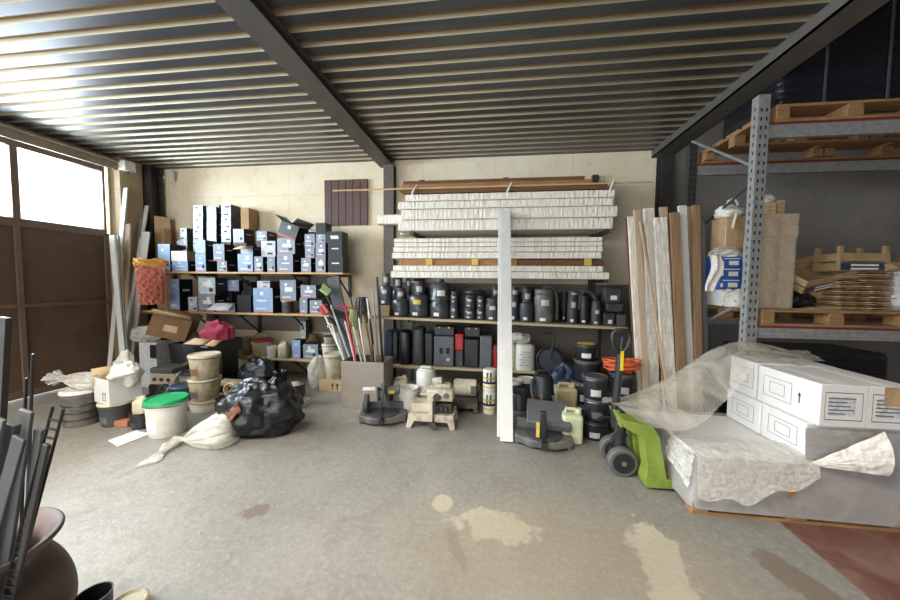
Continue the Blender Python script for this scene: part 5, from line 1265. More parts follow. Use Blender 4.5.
# bucket column
Yb = 3.55; xs = px(203, Yb)
p = F(203, 418)
bucket(px(204, Yb), Yb, 0, pr(187, 221, Yb), zl(396, Yb), 'white_plastic', 'lowest white bucket of the dirty three-bucket stack in the heap', group='dirty stacked buckets', lid='dirty_cream')
z1_ = zl(396, Yb) + 0.001; z2_ = zl(375.5, Yb)
bucket(px(202.5, Yb), Yb, z1_, pr(188, 217, Yb), z2_ - z1_, 'dirty_cream', 'middle stained bucket of the dirty three-bucket stack in the heap', group='dirty stacked buckets', labelmat='slate', lid='dirty_cream')
bucket(px(203, Yb), Yb, z2_ + 0.001, pr(189, 217, Yb), zl(352.5, Yb) - z2_, 'dirty_cream', 'top beige bucket with brown smears of the dirty three-bucket stack', group='dirty stacked buckets', lid='cream_plastic', labelmat='cardboard_dark')
bucket(px(185.5, 3.8), 3.82, 0, 0.105, zl(371.5, 3.8), 'dirty_cream', 'tall grimy pail just behind and left of the dirty bucket stack', lid='charcoal', labelmat='slate')
# box, bag and rolls right of the stack
yb = 3.85; x0, x1 = px(221, yb), px(266, yb)
t = thing('black_crate', 'black crate stuffed with black bags behind the big rubbish bag', 'crate', ((x0 + x1) / 2, yb + 0.2, 0)); hw = (x1 - x0) / 2
g = G(); H = zl(376, yb); g.bx(-hw, hw, -0.2, -0.185, 0, H); g.bx(-hw, hw, 0.185, 0.2, 0, H); g.bx(-hw, -hw + 0.015, -0.185, 0.185, 0, H); g.bx(hw - 0.015, hw, -0.185, 0.185, 0, H); g.bx(-hw + 0.015, hw - 0.015, -0.185, 0.185, 0, 0.015)
g.build('crate', 'black_matte', t, bevel=0.004)
G().add([(-hw + 0.02, -0.2, H), (0.05, -0.2, H), (0.02, -0.32, H - 0.07), (-hw - 0.02, -0.32, H - 0.05)], [(0, 1, 2, 3)]).build('flap', 'cardboard_pale', t, solid=0.005)
blob('black_bag', 'black_gloss', ((x0 + x1) / 2 + 0.02, yb + 0.2, H * 0.55), (hw * 0.86, 0.16, 0.2), 'shiny black bag bulging out of the black crate', 'bag', 47, 0.3)
g = G()
for k in range(4): g.tube([(0.085 * math.cos(R(a)) , -0.02 + 0.016 * k, 0.09 + 0.085 * math.sin(R(a))) for a in range(0, 360, 20)], 0.009, 6, closed=True)
tag(g.build('hose_coil', 'cardboard_pale', loc=(px(223.5, 3.5) + 0.03, 3.55, 0.15)), 'small tan coil of hose between the bucket stack and the black rubbish bag', 'coil')
t = thing('small_crate', 'low dark crate under the small tan hose coil', 'crate', (px(225, 3.55), 3.58, 0)); G().bx(-0.11, 0.11, -0.1, 0.1, 0, 0.15).build('box', 'black_matte', t, bevel=0.004)
# dark pot and white box to the right
p = F(292, 419)
t = thing('white_box', 'low white box under the dark pot at the right end of the heap', 'box', (px(291, 3.75), 3.82, 0)); G().bx(-0.14, 0.14, -0.12, 0.12, 0, zl(396, 3.7)).build('carton', 'white_card', t, bevel=0.004)
t = thing('dark_pot', 'dark pot with pale contents standing on the low white box', 'pot', (px(290, 3.75), 3.82, zl(396, 3.7) + 0.001)); r = pr(280, 300, 3.75)
G().lathe([(r * 0.75, 0), (r, 0.06), (r * 1.0, 0.16), (r * 1.05, 0.2), (r * 0.95, 0.2), (r * 0.9, 0.05)], 24).build('pot', 'machine_dark', t); G().lathe([(r * 0.92, 0.17), (r * 0.5, 0.21), (0.01, 0.22)], 18, cap0=False).build('contents', 'dirty_cream', t)
# black box with crimson cloth on the black bag/crate
y = 3.70; x0, x1 = px(193, y + 0.25), px(229, y + 0.25); zb = zl(353, y + 0.1)
t = thing('low_stand', 'dark box supporting the box of crimson cloth', 'box', ((x0 + x1) / 2 , y + 0.38, 0)); G().bx(-0.18, 0.15, -0.14, 0.14, 0, zb).build('box', 'box_black', t, bevel=0.004)
zb = zb + 0.001
t = thing('cloth_box', 'black box with cream flaps overflowing with crimson cloth', 'box', ((x0 + x1) / 2, y + 0.36, zb), rz=R(-12)); W = (x1 - x0) * 0.98; D = 0.28; H = 0.17; hw, hd = W / 2, D / 2; k = 0.005; g = G()
g.bx(-hw, hw, -hd, -hd + k, 0, H); g.bx(-hw, hw, hd - k, hd, 0, H); g.bx(-hw, -hw + k, -hd + k, hd - k, 0, H); g.bx(hw - k, hw, -hd + k, hd - k, 0, H); g.bx(-hw + k, hw - k, -hd + k, hd - k, 0, k)
g.bc((-0.05, -hd - 0.001, 0.1), (0.2, 0.002, 0.02), 1); g.bc((-0.08, -hd - 0.001, 0.06), (0.12, 0.002, 0.012), 1); g.build('carton', ['box_black', 'print_white'], t)
G().add([(-hw, -hd, H), (hw * 0.25, -hd, H), (hw * 0.15, -hd - 0.13, H - 0.05), (-hw * 1.1, -hd - 0.13, H - 0.06)], [(0, 1, 2, 3)]).build('flap', 'cardboard_pale', t, solid=0.004)
G().add([(hw * 0.3, -hd, H), (hw, -hd, H), (hw, -hd - 0.11, H - 0.06), (hw * 0.35, -hd - 0.11, H - 0.06)], [(0, 1, 2, 3)]).build('flap', 'cardboard', t, solid=0.004)
o = blob('crimson_cloth', 'crimson', ((x0 + x1) / 2 - 0.01, y + 0.36, zb + 0.05), (W * 0.46, D * 0.44, 0.2), 'heap of crimson cloth in the black box with cream flaps', 'cloth', 51, 0.22, freq=5)
# brown carton, tilted, on a black bin
yk = 3.9; x0, x1 = px(160, yk), px(196, yk); H = zl(345, yk)
t = thing('black_bin', 'large black bin with torn wrapping under the tilted brown carton', 'bin', ((x0 + x1) / 2 + 0.02, yk + 0.32, 0)); hw = (x1 - x0) / 2
vs = [(-hw * 0.85, -0.2, 0), (hw * 0.85, -0.2, 0), (hw * 0.85, 0.2, 0), (-hw * 0.85, 0.2, 0), (-hw, -0.24, H), (hw, -0.24, H), (hw, 0.24, H), (-hw, 0.24, H)]
G().add(vs, [(0, 1, 5, 4), (1, 2, 6, 5), (2, 3, 7, 6), (3, 0, 4, 7), (3, 2, 1, 0)]).build('bin', 'black_matte', t, solid=0.012)
blob('black_bag', 'bag_black', ((x0 + x1) / 2 + 0.02, yk + 0.3, H * 0.72), (hw * 0.8, 0.17, 0.17), 'black plastic sheet bunched in the bin under the brown carton', 'plastic sheet', 55, 0.3)
g = G().bx(-0.12, 0.12, -0.004, 0.004, 0, 0.03); o = g.build('wood_strip', 'wood', loc=((x0 + x1) / 2 + 0.07, yk + 0.062, H * 0.62)); o.rotation_euler = (0, R(-22), 0); tag(o, 'thin wooden strip stuck to the front of the black bin', 'strip')
zb = H + 0.03
t = thing('brown_carton', 'open brown cardboard carton lying tilted on the black bin, flaps spread', 'carton', (px(170, 4.2) - 0.02, 4.2, zb), rot=(R(-8), R(16), R(28)))
W, D, Hc = 0.46, 0.36, 0.30; hw, hd = W / 2, D / 2; k = 0.006; g = G()
g.bx(-hw, hw, -hd, -hd + k, 0, Hc); g.bx(-hw, hw, hd - k, hd, 0, Hc); g.bx(-hw, -hw + k, -hd + k, hd - k, 0, Hc); g.bx(hw - k, hw, -hd + k, hd - k, 0, Hc); g.bx(-hw + k, hw - k, -hd + k, hd - k, 0, k)
g.build('carton', 'cardboard_dark', t)
G().bc((0.02, -hd - 0.002, 0.14), (0.16, 0.003, 0.09)).build('sticker', 'cardboard_pale', t)
G().bc((-hw - 0.002, 0, 0.13), (0.003, 0.09, 0.12)).build('sticker', 'label_yellow', t)
G().add([(-hw, -hd, Hc), (hw, -hd, Hc), (hw * 0.95, -hd - 0.12, Hc + 0.06), (-hw * 0.95, -hd - 0.12, Hc + 0.06)], [(0, 1, 2, 3)]).build('flap', 'cardboard_pale', t, solid=0.005)
G().add([(-hw, hd, Hc), (hw, hd, Hc), (hw, hd + 0.1, Hc + 0.1), (-hw, hd + 0.1, Hc + 0.1)], [(0, 1, 2, 3)]).build('flap', 'cardboard', t, solid=0.005)
G().add([(-hw, -hd, Hc), (-hw, hd, Hc), (-hw - 0.15, hd, Hc - 0.03), (-hw - 0.15, -hd, Hc - 0.03)], [(0, 1, 2, 3)]).build('flap', 'cardboard_dark', t, solid=0.005)
# boxes and machine parts left of it
ym = 3.72
t = thing('machine_case', 'low beige machine case with a dark grey tray on top behind the green-lidded bucket', 'machine', (px(157, ym), ym + 0.18, 0.0))
G().bx(-0.19, 0.19, -0.17, 0.17, 0, 0.18).build('stand', 'black_matte', t, bevel=0.01)
G().bx(-0.18, 0.18, -0.16, 0.16, 0.18, 0.33).build('case', 'machine_cream', t, bevel=0.012)
G().bx(-0.17, 0.16, -0.165, 0.12, 0.33, 0.40).build('tray', 'slate', t, bevel=0.012)
for k in range(3): G().cyl((-0.1 + 0.1 * k, -0.158, 0.255), (-0.1 + 0.1 * k, -0.175, 0.255), 0.022, n=12).build('knob', 'machine_dark', t)
t = thing('grey_box', 'small pale grey box under clear plastic, above the machine case', 'box', (px(147, 4.15) , 4.22, 0)); H = zl(343, 4.15)
G().bx(-0.13, 0.15, -0.1, 0.12, 0, H).build('carton', 'box_pale', t, bevel=0.006); G().bx(0.05, 0.151, -0.101, -0.1, H * 0.65, H * 0.95).build('print', 'box_black', t)
blob('plastic_bag', 'milky_film', (px(145, 4.2), 4.2, H + 0.002), (0.2, 0.15, 0.13), 'clear crumpled plastic on the pale grey box under the brown carton', 'bag', 61, 0.4)
p = F(150, 416)
blob('tangle', 'machine_dark', (px(157, 3.45), 3.46, 0), (0.16, 0.12, 0.14), 'dark tangle of tools and cable between the green-lidded bucket and the machine case', 'tangle', 63, 0.4)
g = G(); g.tube([A(163, 398, 3.3), A(168, 388, 3.4), A(176, 377, 3.5), A(181, 371, 3.6)], 0.008, 6); tag(g.build('wire_rod', 'galv'), 'thin bright rod sticking up from the dark tangle', 'rod')
g = G(); g.lathe([(0.15, 0), (0.155, 0.02), (0.14, 0.03), (0.01, 0.03)], 24); tag(g.build('spare_lid', 'blue_dark', loc=(px(173, 3.4), 3.5, 0.26)), 'bluish bucket lid lying behind the green-lidded bucket', 'lid')
t = bucket(px(173, 3.4), 3.5, 0, 0.14, 0.26, 'charcoal', 'dark pail under the bluish lid behind the green-lidded bucket', 'pail', handle=False, name='pail')

# netting basket hung on the shelf end
yb = 4.36; xb = px(152, yb); zt = zz(265, yb, 153); zbm = zz(304, yb, 153); r = 0.165
t = thing('netting_basket', 'round basket of red netting with yellow rope rim hung at the shelf end', 'basket', (xb, yb, zbm))
H = zt - zbm
g = G(); nn = 22
for i in range(nn):
    for s in (-1, 1):
        pts = []
        for k in range(12):
            q = k / 11; a = 2 * math.pi * (i / nn) + s * q * 1.3
            rr = r * (0.86 + 0.14 * q) * (1 + 0.07 * math.sin(i * 7 + k * 3)); a += 0.25 * math.sin(i * 3.7 + k * 1.9 + s); pts.append((rr * math.cos(a), rr * math.sin(a), H * q))
        g.tube(pts, 0.006, 5)
g.build('netting', 'red_cord', t)
G().lathe([(r * 0.8, 0), (r * 0.95, H * 0.9)], 24, cap1=False).build('liner', 'netting', t)
g = G()
for k in range(7):
    g.tube([((r * 1.06 + 0.02 * math.sin(a * 0.09 + k * 2)) * math.cos(R(a)), (r * 1.06 + 0.02 * math.sin(a * 0.07 + k)) * math.sin(R(a)), H - 0.02 + 0.016 * k + 0.012 * math.sin(a * 0.11 + k * 1.3)) for a in range(0, 360, 10)], 0.009, 6, closed=True)
g.build('rope_rim', 'yellow_rope', t)
for sx in (-0.1, 0.1): G().tube([(sx, r * 0.95, H), (sx, SF - yb + 0.02, H * 1.0), (sx, SF - yb + 0.02, Z1 - zbm + 0.01)], 0.006, 6).build('hook', 'wire', t)

# flattened cardboard and long profiles in the corner
for k, (ua, va, ub, vb, ya, yb2, off) in enumerate(((148, 206, 170, 216, 4.93, 5.10, 0.0), (150, 209, 172, 218, 4.97, 5.14, 0.0), (151, 222, 173, 232, 4.90, 5.06, -0.0))):
    a_, b_ = A(ua, va, ya), A(ub, vb, yb2); a_.x = max(a_.x, -5.60)
    if k == 2: a_, b_ = A(166, 224, 5.0), A(173, 228, 5.08)
    d_ = Vector((b_.x - a_.x, b_.y - a_.y, 0)); L_ = d_.length
    o = G().bx(0, L_, -0.009, 0.009, 0, min(a_.z, b_.z) - Z2 - 0.03).build('cardboard_sheet', ('cardboard_pale', 'cardboard', 'cardboard')[k], loc=(a_.x, a_.y + 0.04 * (k if k < 2 else -1), Z2 + 0.002), bevel=0.002)
    o.rotation_euler = (0, 0, math.atan2(d_.y, d_.x)); tag(o, ['front', 'rear', 'short front'][k] + ' one of three flattened brown cartons upright behind the netting basket', 'cardboard', 'flattened cartons in the corner')
GP = 'long pale profiles leaning in the left corner'
def prof(u0, v0, u1, v1, y0, y1, wd, th, m, label):
    p1 = A(u0, v0, y1); p0 = A(u1, v1, y0); lim = -5.86 + wd / 2 if y1 < 4.55 else -5.74 + wd / 2
    p1.x = max(p1.x, lim); p0.x = max(p0.x, lim)
    d = (p0 - p1); s = -p1.z / d.z; p0 = p1 + d * s       # carry on to the floor
    p0.x = max(p0.x, lim)
    plank3(p0, p1, wd, th, m, 'long_profile', label, 'profile', GP)
prof(112, 236, 123, 355, 4.22, 4.36, 0.09, 0.02, 'white_paint', 'whitish flat profile leaning against the gate edge, leftmost in the corner')
prof(118, 236, 127, 350, 4.25, 4.42, 0.03, 0.02, 'galv', 'narrow grey profile right beside the leftmost whitish one')
prof(128, 224, 125, 330, 4.46, 4.60, 0.10, 0.02, 'wood_up_pale', 'buff board standing upright in the left corner between pale profiles')
prof(125, 188, 121, 240, 4.50, 4.60, 0.07, 0.02, 'white_card', 'tall pale profile rising highest against the corner pilaster')
prof(147, 206, 124, 345, 4.35, 4.9, 0.06, 0.025, 'white_paint', 'white profile crossing the others and leaning to the right')
prof(137, 218, 131, 330, 4.5, 4.82, 0.05, 0.02, 'galv', 'grey metal profile before the corner steel column')
t = None
p1 = A(147, 232, 4.74); plank3((p1.x - 0.04, 4.38, 0), p1, 0.12, 0.02, 'white_card', 'long_profile', 'broad white strip beside the flattened cartons in the corner', 'profile', GP)

# ------------------------------------------------------------------ urn in the left foreground
rim = F(66, 519, 0.60); ux, uy, UH = rim.x - 0.16, rim.y - 0.18, 0.60
t = thing('terracotta_urn', 'big brown terracotta urn with flared rim in the left foreground', 'urn', (ux, uy, 0))
G().lathe([(0.15, 0), (0.17, 0.01), (0.23, 0.12), (0.262, 0.26), (0.265, 0.34), (0.24, 0.44), (0.195, 0.51), (0.185, 0.535), (0.20, 0.555), (0.232, 0.575), (0.24, 0.59), (0.232, 0.60), (0.215, 0.595), (0.18, 0.56), (0.165, 0.53), (0.2, 0.44), (0.22, 0.3), (0.15, 0.04), (0.01, 0.03)], 44).build('body', 'terracotta', t, sub=2)
GU = 'profiles standing in the urn'
def inurn(u, v, yoff, bx0, by0, wd, th, m, label, name='metal_profile', cat='profile', rows=None):
    p1 = A(u, v, uy + yoff); p0 = Vector((ux + bx0, uy + by0, 0.06))
    return plank3(p0, p1, wd, th, m, name, label, cat, GU, extra=rows)
t = thing('cable_ladder', 'black perforated cable ladder leaning in the urn', 'cable ladder', (ux + 0.10, uy - 0.04, 0.07), GU)
p1 = A(58, 408, uy + 0.02) - t.location; zc = p1.normalized(); xc = Vector((1, 0.25, 0)); xc = (xc - zc * xc.dot(zc)).normalized()
for s in (-1, 1): G().cyl(xc * 0.016 * s, p1 + xc * 0.016 * s, 0.0045, n=6).build('side_rail', 'black_matte', t)
Ln = p1.length; n = 34
proto = G().cyl(xc * -0.016, xc * 0.016, 0.004, n=6).build('rung', 'black_matte', t); proto.location = zc * (Ln * 0.02)
for k in range(1, n):
    c = proto.copy(); COL.objects.link(c); c.parent = t; c.location = zc * (Ln * (0.02 + 0.97 * k / n))
inurn(27, 412, 0.03, 0.02, 0.02, 0.05, 0.012, 'slate', 'light grey flat metal strip standing in the urn next to the cable ladder')
inurn(14, 425, 0.0, -0.05, 0.0, 0.035, 0.02, 'charcoal', 'dark grey channel profile in the middle of the urn')
inurn(40, 430, 0.05, 0.07, 0.05, 0.03, 0.015, 'slate', 'short grey strip just behind the cable ladder in the urn')
inurn(47, 445, -0.01, 0.08, -0.0, 0.02, 0.012, 'steel_dark', 'short dark bar in front of the cable ladder in the urn')
inurn(4, 318, 0.05, -0.04, 0.05, 0.045, 0.02, 'steel_dark', 'tall grey metal post at the left picture edge standing in the urn')
inurn(-2, 420, -0.03, -0.09, -0.04, 0.06, 0.012, 'slate', 'broad grey sheet strip at the left side of the urn')
inurn(20, 440, -0.05, -0.01, -0.06, 0.045, 0.01, 'charcoal', 'dark flat strip at the front of the urn')
for (u, v, dx, lab) in ((33, 354, 0.06, 'thin tall rod rising highest from the urn'), (26, 378, 0.04, 'thin slightly shorter rod left of the tallest one in the urn')):
    p0 = Vector((ux + dx, uy + 0.09, 0.07)); p1 = A(u, v, uy + 0.12)
    tag(G().cyl((0, 0, 0), p1 - p0, 0.005, n=8).build('thin_rod', 'steel_dark', loc=p0), lab, 'rod', GU)
p = F(92, 594, 0.33)
t = thing('black_pail', 'open black pail on the floor beside the urn, cut by the picture edge', 'pail', (p.x + 0.005, p.y, 0)); r = 0.055
G().lathe([(r * 0.85, 0), (r, 0.32), (r * 1.04, 0.33), (r * 0.95, 0.33), (r * 0.8, 0.02), (0.01, 0.02)], 28).build('body', 'black_plastic', t)
p = F(127, 603, 0.05)
t = thing('paint_lid', 'pale round can lid lying at the bottom edge beside the black pail', 'lid', (p.x, p.y, 0)); G().lathe([(0.075, 0), (0.08, 0.012), (0.08, 0.05), (0.07, 0.055), (0.06, 0.045), (0.01, 0.045)], 28).build('lid', 'dirty_cream', t)

# ------------------------------------------------------------------ long boards leaning by the rack
GL = 'long boards leaning upright left of the rack'
def lean(u0, u1, v, ub0, ub1, m, label, y0=3.5, y1=3.92, th=0.03, name='long_board', thin=False, extra=None, mats=None):
    p1 = A((u0 + u1) / 2, v, y1); vb = 400; yb = y0 + (y1 - y0) * 0.35
    q = A((ub0 + ub1) / 2, vb, yb); d = q - p1; p0 = p1 + d * (-(p1.z) / d.z)
    wd = (px(u1, y1) - px(u0, y1))
    return plank3(p0, p1, wd, th, m, name, label, 'board', GL, mats=mats, extra=extra)
def seams(n, mi=1):
    def f(g, wd, th, L):
        for k in range(1, n): g.bx(-wd / 2, wd / 2, -th / 2 - 0.001, -th / 2, L * k / n - 0.002, L * k / n + 0.002, mi)
    return f
lean(625, 630, 218, 636, 641, 'wood_dark', 'dark brown narrow board at the back left of the leaning boards', 3.72, 4.06, 0.02)
lean(627.5, 634, 217, 638, 644, 'white_foam', 'white foam-wrapped board at the far left of the leaning boards', 3.56, 3.98, 0.025)
lean(633.5, 640, 210.5, 642, 649.5, 'wood_up_pale', 'pale beige board second from the left of the leaning boards', 3.45, 3.90)
lean(639, 641.5, 222, 668, 670.5, 'wood_up_pale', 'very thin pale moulding slanting across the leaning boards', 3.30, 3.78, 0.015)
lean(641.5, 643.5, 224, 665, 667, 'wood_up', 'thin brown moulding just behind the slanting pale one', 3.36, 3.83, 0.015)
lean(643.5, 653.5, 209, 648, 659, 'white_foam', 'tall white segmented panel pack third from the left of the leaning boards', 3.60, 3.98, 0.04, extra=seams(14), mats=['white_foam', 'sticker_grey'])
lean(654, 665.5, 218.5, 664, 675, 'white_foam', 'broad white segmented panel pack in the middle of the leaning boards', 3.46, 3.88, 0.05, extra=seams(13), mats=['white_foam', 'sticker_grey'])
lean(659, 667, 207.5, 670, 677, 'wood_up_pale', 'beige board rising just behind the broad white segmented pack', 3.58, 3.98, 0.025)
lean(669.5, 679, 213, 677.5, 687, 'wood_up', 'brown board in front, right of the broad white pack', 3.46, 3.86)
lean(678, 686, 206, 686.5, 694, 'white_card', 'smooth white board between two brown boards on the right of the leaning boards', 3.54, 3.94)
lean(685, 692, 207, 691, 697, 'wood_up_pale', 'beige board behind the smooth white one on the right', 3.62, 4.02, 0.025)
lean(692, 699.5, 205.5, 694.5, 702.5, 'wood_up', 'brown board with golden top, second from the right of the leaning boards', 3.50, 3.92)
lean(700, 704.5, 222, 704, 709, 'slate', 'narrow grey board at the far right of the leaning boards', 3.54, 3.92, 0.02)

# ------------------------------------------------------------------ pallet rack
RX0, RX1, RY0, RY1 = 2.235, 5.15, 3.33, 4.36
zb0, zb1 = 1.075, 1.185; zu0, zu1 = 2.82, 2.945
t = thing('pallet_rack', 'tall grey pallet rack with perforated uprights and two levels of beams', 'rack', ((RX0 + RX1) / 2, (RY0 + RY1) / 2, 0)); rx, ry = (RX0 + RX1) / 2, (RY0 + RY1) / 2
def upright(x, y, name='upright', m='galv'):
    g = G(); w2, d2 = 0.045, 0.04; X0, Y0 = x - rx, y - ry
    g.bx(X0 - w2, X0 + w2, Y0 - d2, Y0 + d2, 0.008, 3.18)
    g.bx(X0 - w2 - 0.03, X0 + w2 + 0.03, Y0 - d2 - 0.02, Y0 + d2 + 0.02, 0, 0.008)
    zz_ = 0.12
    while zz_ < 3.12:
        for s in (-1, 1):
            cx = X0 + s * 0.02
            g.add([(cx - 0.008, Y0 - d2 - 0.001, zz_ + 0.02), (cx + 0.008, Y0 - d2 - 0.001, zz_ + 0.02), (cx + 0.005, Y0 - d2 - 0.001, zz_ - 0.012), (cx - 0.005, Y0 - d2 - 0.001, zz_ - 0.012)], [(0, 1, 2, 3)], 1)
        cy = Y0
        g.add([(X0 - w2 - 0.001, cy - 0.009, zz_ + 0.045), (X0 - w2 - 0.001, cy + 0.009, zz_ + 0.045), (X0 - w2 - 0.001, cy + 0.006, zz_ + 0.012), (X0 - w2 - 0.001, cy - 0.006, zz_ + 0.012)], [(0, 1, 2, 3)], 1)
        zz_ += 0.075
    return g.build(name, [m, 'black_matte'], t)
for x in (RX0 + 0.045, RX1):
    for y in (RY0, RY1): upright(x, y, m='galv' if y == RY0 else 'steel_dark')  # rear uprights in darker steel, shade at the back put into the colour
for y in (RY0, RY1):
    for z0, z1 in ((zb0, zb1), (zu0, zu1)):
        g = G(); X0, X1 = RX0 + 0.092 - rx, RX1 - 0.045 - rx; yy = y - ry
        g.bx(X0, X1, yy - 0.025, yy + 0.025, z0, z1); g.bx(X0, X1, yy - 0.03, yy - 0.025, z0 + 0.02, z0 + 0.035); g.bx(X0, X1, yy - 0.03, yy - 0.025, z1 - 0.05, z1 - 0.035)
        b = g.build('beam', 'galv', t, bevel=0.003)
        G().bx(X0, X1, yy - 0.031, yy - 0.026, z1 - 0.018, z1 - 0.002).build('red_edge', 'rack_red', b)
def brace(z0, z1, m='galv', r=0.014, x=RX0 + 0.045):
    G().cyl((x - rx, RY0 - ry, z0), (x - rx, RY1 - ry, z1), r, n=8).build('brace', m, t)
brace(A(747, 168, RY0).z, A(700, 141, RY1).z); brace(A(747, 180, RY0).z, A(700, 238, RY1).z, 'steel_dark', 0.01); brace(1.42, 0.95); brace(0.4, 0.95)

def pallet(x0, x1, y0, y1, z, label, m='pallet_wood', grp='wooden pallets'):
    t = thing('wooden_pallet', label, 'pallet', ((x0 + x1) / 2, (y0 + y1) / 2, z), grp); hx, hy = (x1 - x0) / 2, (y1 - y0) / 2
    nb = 5; bw = 2 * hy * 0.16
    for k in range(nb):
        y = -hy + bw / 2 + (2 * hy - bw) * k / (nb - 1); G().bx(-hx, hx, y - bw / 2, y + bw / 2, 0.122, 0.144).build('deck_board', m, t, bevel=0.002)
    for k in range(3):
        x = (-hx + 0.05, 0, hx - 0.05)[k]
        G().bx(x - 0.05, x + 0.05, -hy, hy, 0.1, 0.122).build('cross_board', m, t, bevel=0.002)
        for j in range(3):
            y = (-hy + 0.07, 0, hy - 0.07)[j]; yh = 0.045 if j == 1 else 0.07; G().bx(x - 0.06 if k == 1 else x - 0.05, x + 0.06 if k == 1 else x + 0.05, y - yh, y + yh, 0.022, 0.1).build('block', m, t, bevel=0.003)
    for j in range(3):
        y = (-hy + 0.05, 0, hy - 0.05)[j]; G().bx(-hx, hx, y - 0.045, y + 0.045, 0, 0.022).build('bottom_board', m, t, bevel=0.002)
    return t
PT = zb1 + 0.145
pallet(2.36, 3.52, 3.29, 4.40, zb1 + 0.001, 'wooden pallet on the lower rack beam under the stacked cartons')
pallet(3.54, 4.7, 3.29, 4.40, zb1 + 0.001, 'wooden pallet on the lower rack beam cut by the right picture edge')
pallet(2.38, 3.56, 3.29, 4.40, zu1 + 0.001, 'wooden pallet on the upper rack beam under the black wrapped load')
pallet(3.58, 4.76, 3.29, 4.40, zu1 + 0.001, 'wooden pallet on the upper rack beam at the right picture edge')
def lumpbox(x0, x1, y0, y1, z0, z1, m, label, cat, name, amp=0.02, fr=5, n=26, grp=None):
    g = G(); cx, cy = (x0 + x1) / 2, (y0 + y1) / 2; hx, hy, h = (x1 - x0) / 2, (y1 - y0) / 2, z1 - z0
    def fn(a, b):
        th = 2 * math.pi * a; c, s = math.cos(th), math.sin(th); e = 0.14
        q = min(1, max(0, b)); k = 1.0
        if b > 0.97: k = 0.97
        x = hx * math.copysign(abs(c) ** e, c) * k; y = hy * math.copysign(abs(s) ** e, s) * k
        nn = noise.noise(Vector((x * fr, y * fr, b * h * fr * 2.2 + x0)))
        return (x * (1 - amp) + amp * hx * nn, y * (1 - amp) + amp * hy * nn, h * q)
    g.grid(fn, n * 2, n)
    g.add([fn(i / (n * 2), 1) for i in range(n * 2)], [tuple(range(n * 2))])
    g.add([fn(i / (n * 2), 0) for i in range(n * 2)], [tuple(range(n * 2 - 1, -1, -1))])
    o = g.build(name, m, loc=(cx, cy, z0)); return tag(o, label, cat, grp)
wl = lumpbox(2.40, 3.54, 3.31, 4.10, zu1 + 0.147, 4.55, 'wrap_black', 'pallet load in shiny black stretch wrap high on the rack', 'wrapped load', 'wrapped_load')
for u_ in (811, 872):
    sx = px(u_, 3.3); G().bx(sx - 2.97 - 0.008, sx - 2.97 + 0.008, -0.405, -0.395, 0.0, 1.2).build('strap', 'charcoal', wl)
lumpbox(3.60, 4.74, 3.31, 4.10, zu1 + 0.147, 4.5, 'wrap_black', 'black stretch-wrapped load at the top right picture corner', 'wrapped load', 'wrapped_load')
pallet(2.45, 3.6, 3.45, 4.05, 0, 'wooden pallet on the floor added under the dark load below the rack')
lumpbox(2.47, 3.58, 3.47, 4.03, 0.146, 0.93, 'wrap_black', 'dark wrapped load added to stand in for shade under the lowest rack beam', 'wrapped load', 'wrapped_load')  # added black load, stands in for the shade below the beam
# wrapped carton stack
def wcarton(x0, x1, y0, y1, z0, z1, label, grp=None, m='cardboard_pale', wrap=True, cat='carton'):
    t = thing('carton', label, cat, ((x0 + x1) / 2, (y0 + y1) / 2, z0), grp); hx, hy, h = (x1 - x0) / 2, (y1 - y0) / 2, z1 - z0
    G().bx(-hx, hx, -hy, hy, 0, h).build('carton', m, t, bevel=0.006)
    if wrap: G().grid(lambda a, b: (-hx + 2 * hx * a, -hy - 0.012 - 0.005 * noise.noise(Vector((a * 9, b * 7, z0 * 9))), h * b), 14, 8).build('stretch_film', 'clear_film', t)
    G().bx(-hx * 0.15, hx * 0.15, -hy - 0.001, -hy, 0, h).build('tape', 'wrap_brown', t)
    return t
y = 3.42; x0, x1 = px(757.5, y), px(793, y); x0 += 0.0
edges = [PT, zz(284, y, 775), zz(262, y, 775), zz(237.5, y, 775), zz(214, y, 775)]
nm4 = ['bottom', 'second from the bottom', 'second from the top', 'top']
for i in range(4): wcarton(x0 + 0.004 * (i % 2), x1 - (0.0 if i == 3 else 0.012), y, y + 0.22, edges[i] + 0.001, edges[i + 1], nm4[i] + ' tan carton of the film-wrapped stack beside the perforated upright', 'film-wrapped cartons on the rack')
zt = edges[4]
for k in range(3):
    wcarton(px(761, y), px(773.5, y), y + 0.03, y + 0.17, zt + 0.002 + 0.037 * k, zt + 0.037 * (k + 1), ['lowest', 'middle', 'highest'][k] + ' small flat pack under plastic on top of the wrapped carton stack', 'small packs on the carton stack', wrap=False)
blob('plastic_bag', 'clear_bag', (px(767, y), y + 0.115, zt + 0.114), (0.08, 0.08, 0.05), 'tuft of clear plastic crowning the small packs on the carton stack', 'bag', 71, 0.35)
for k in range(4):
    wcarton(px(776, y + .06), px(783, y + .06), y + 0.1, y + 0.2, zt + 0.002 + 0.037 * k, zt + 0.037 * (k + 1), ORD[k] + ' small tan packet from below in the narrow column on the carton stack', 'narrow column of packets', wrap=False)
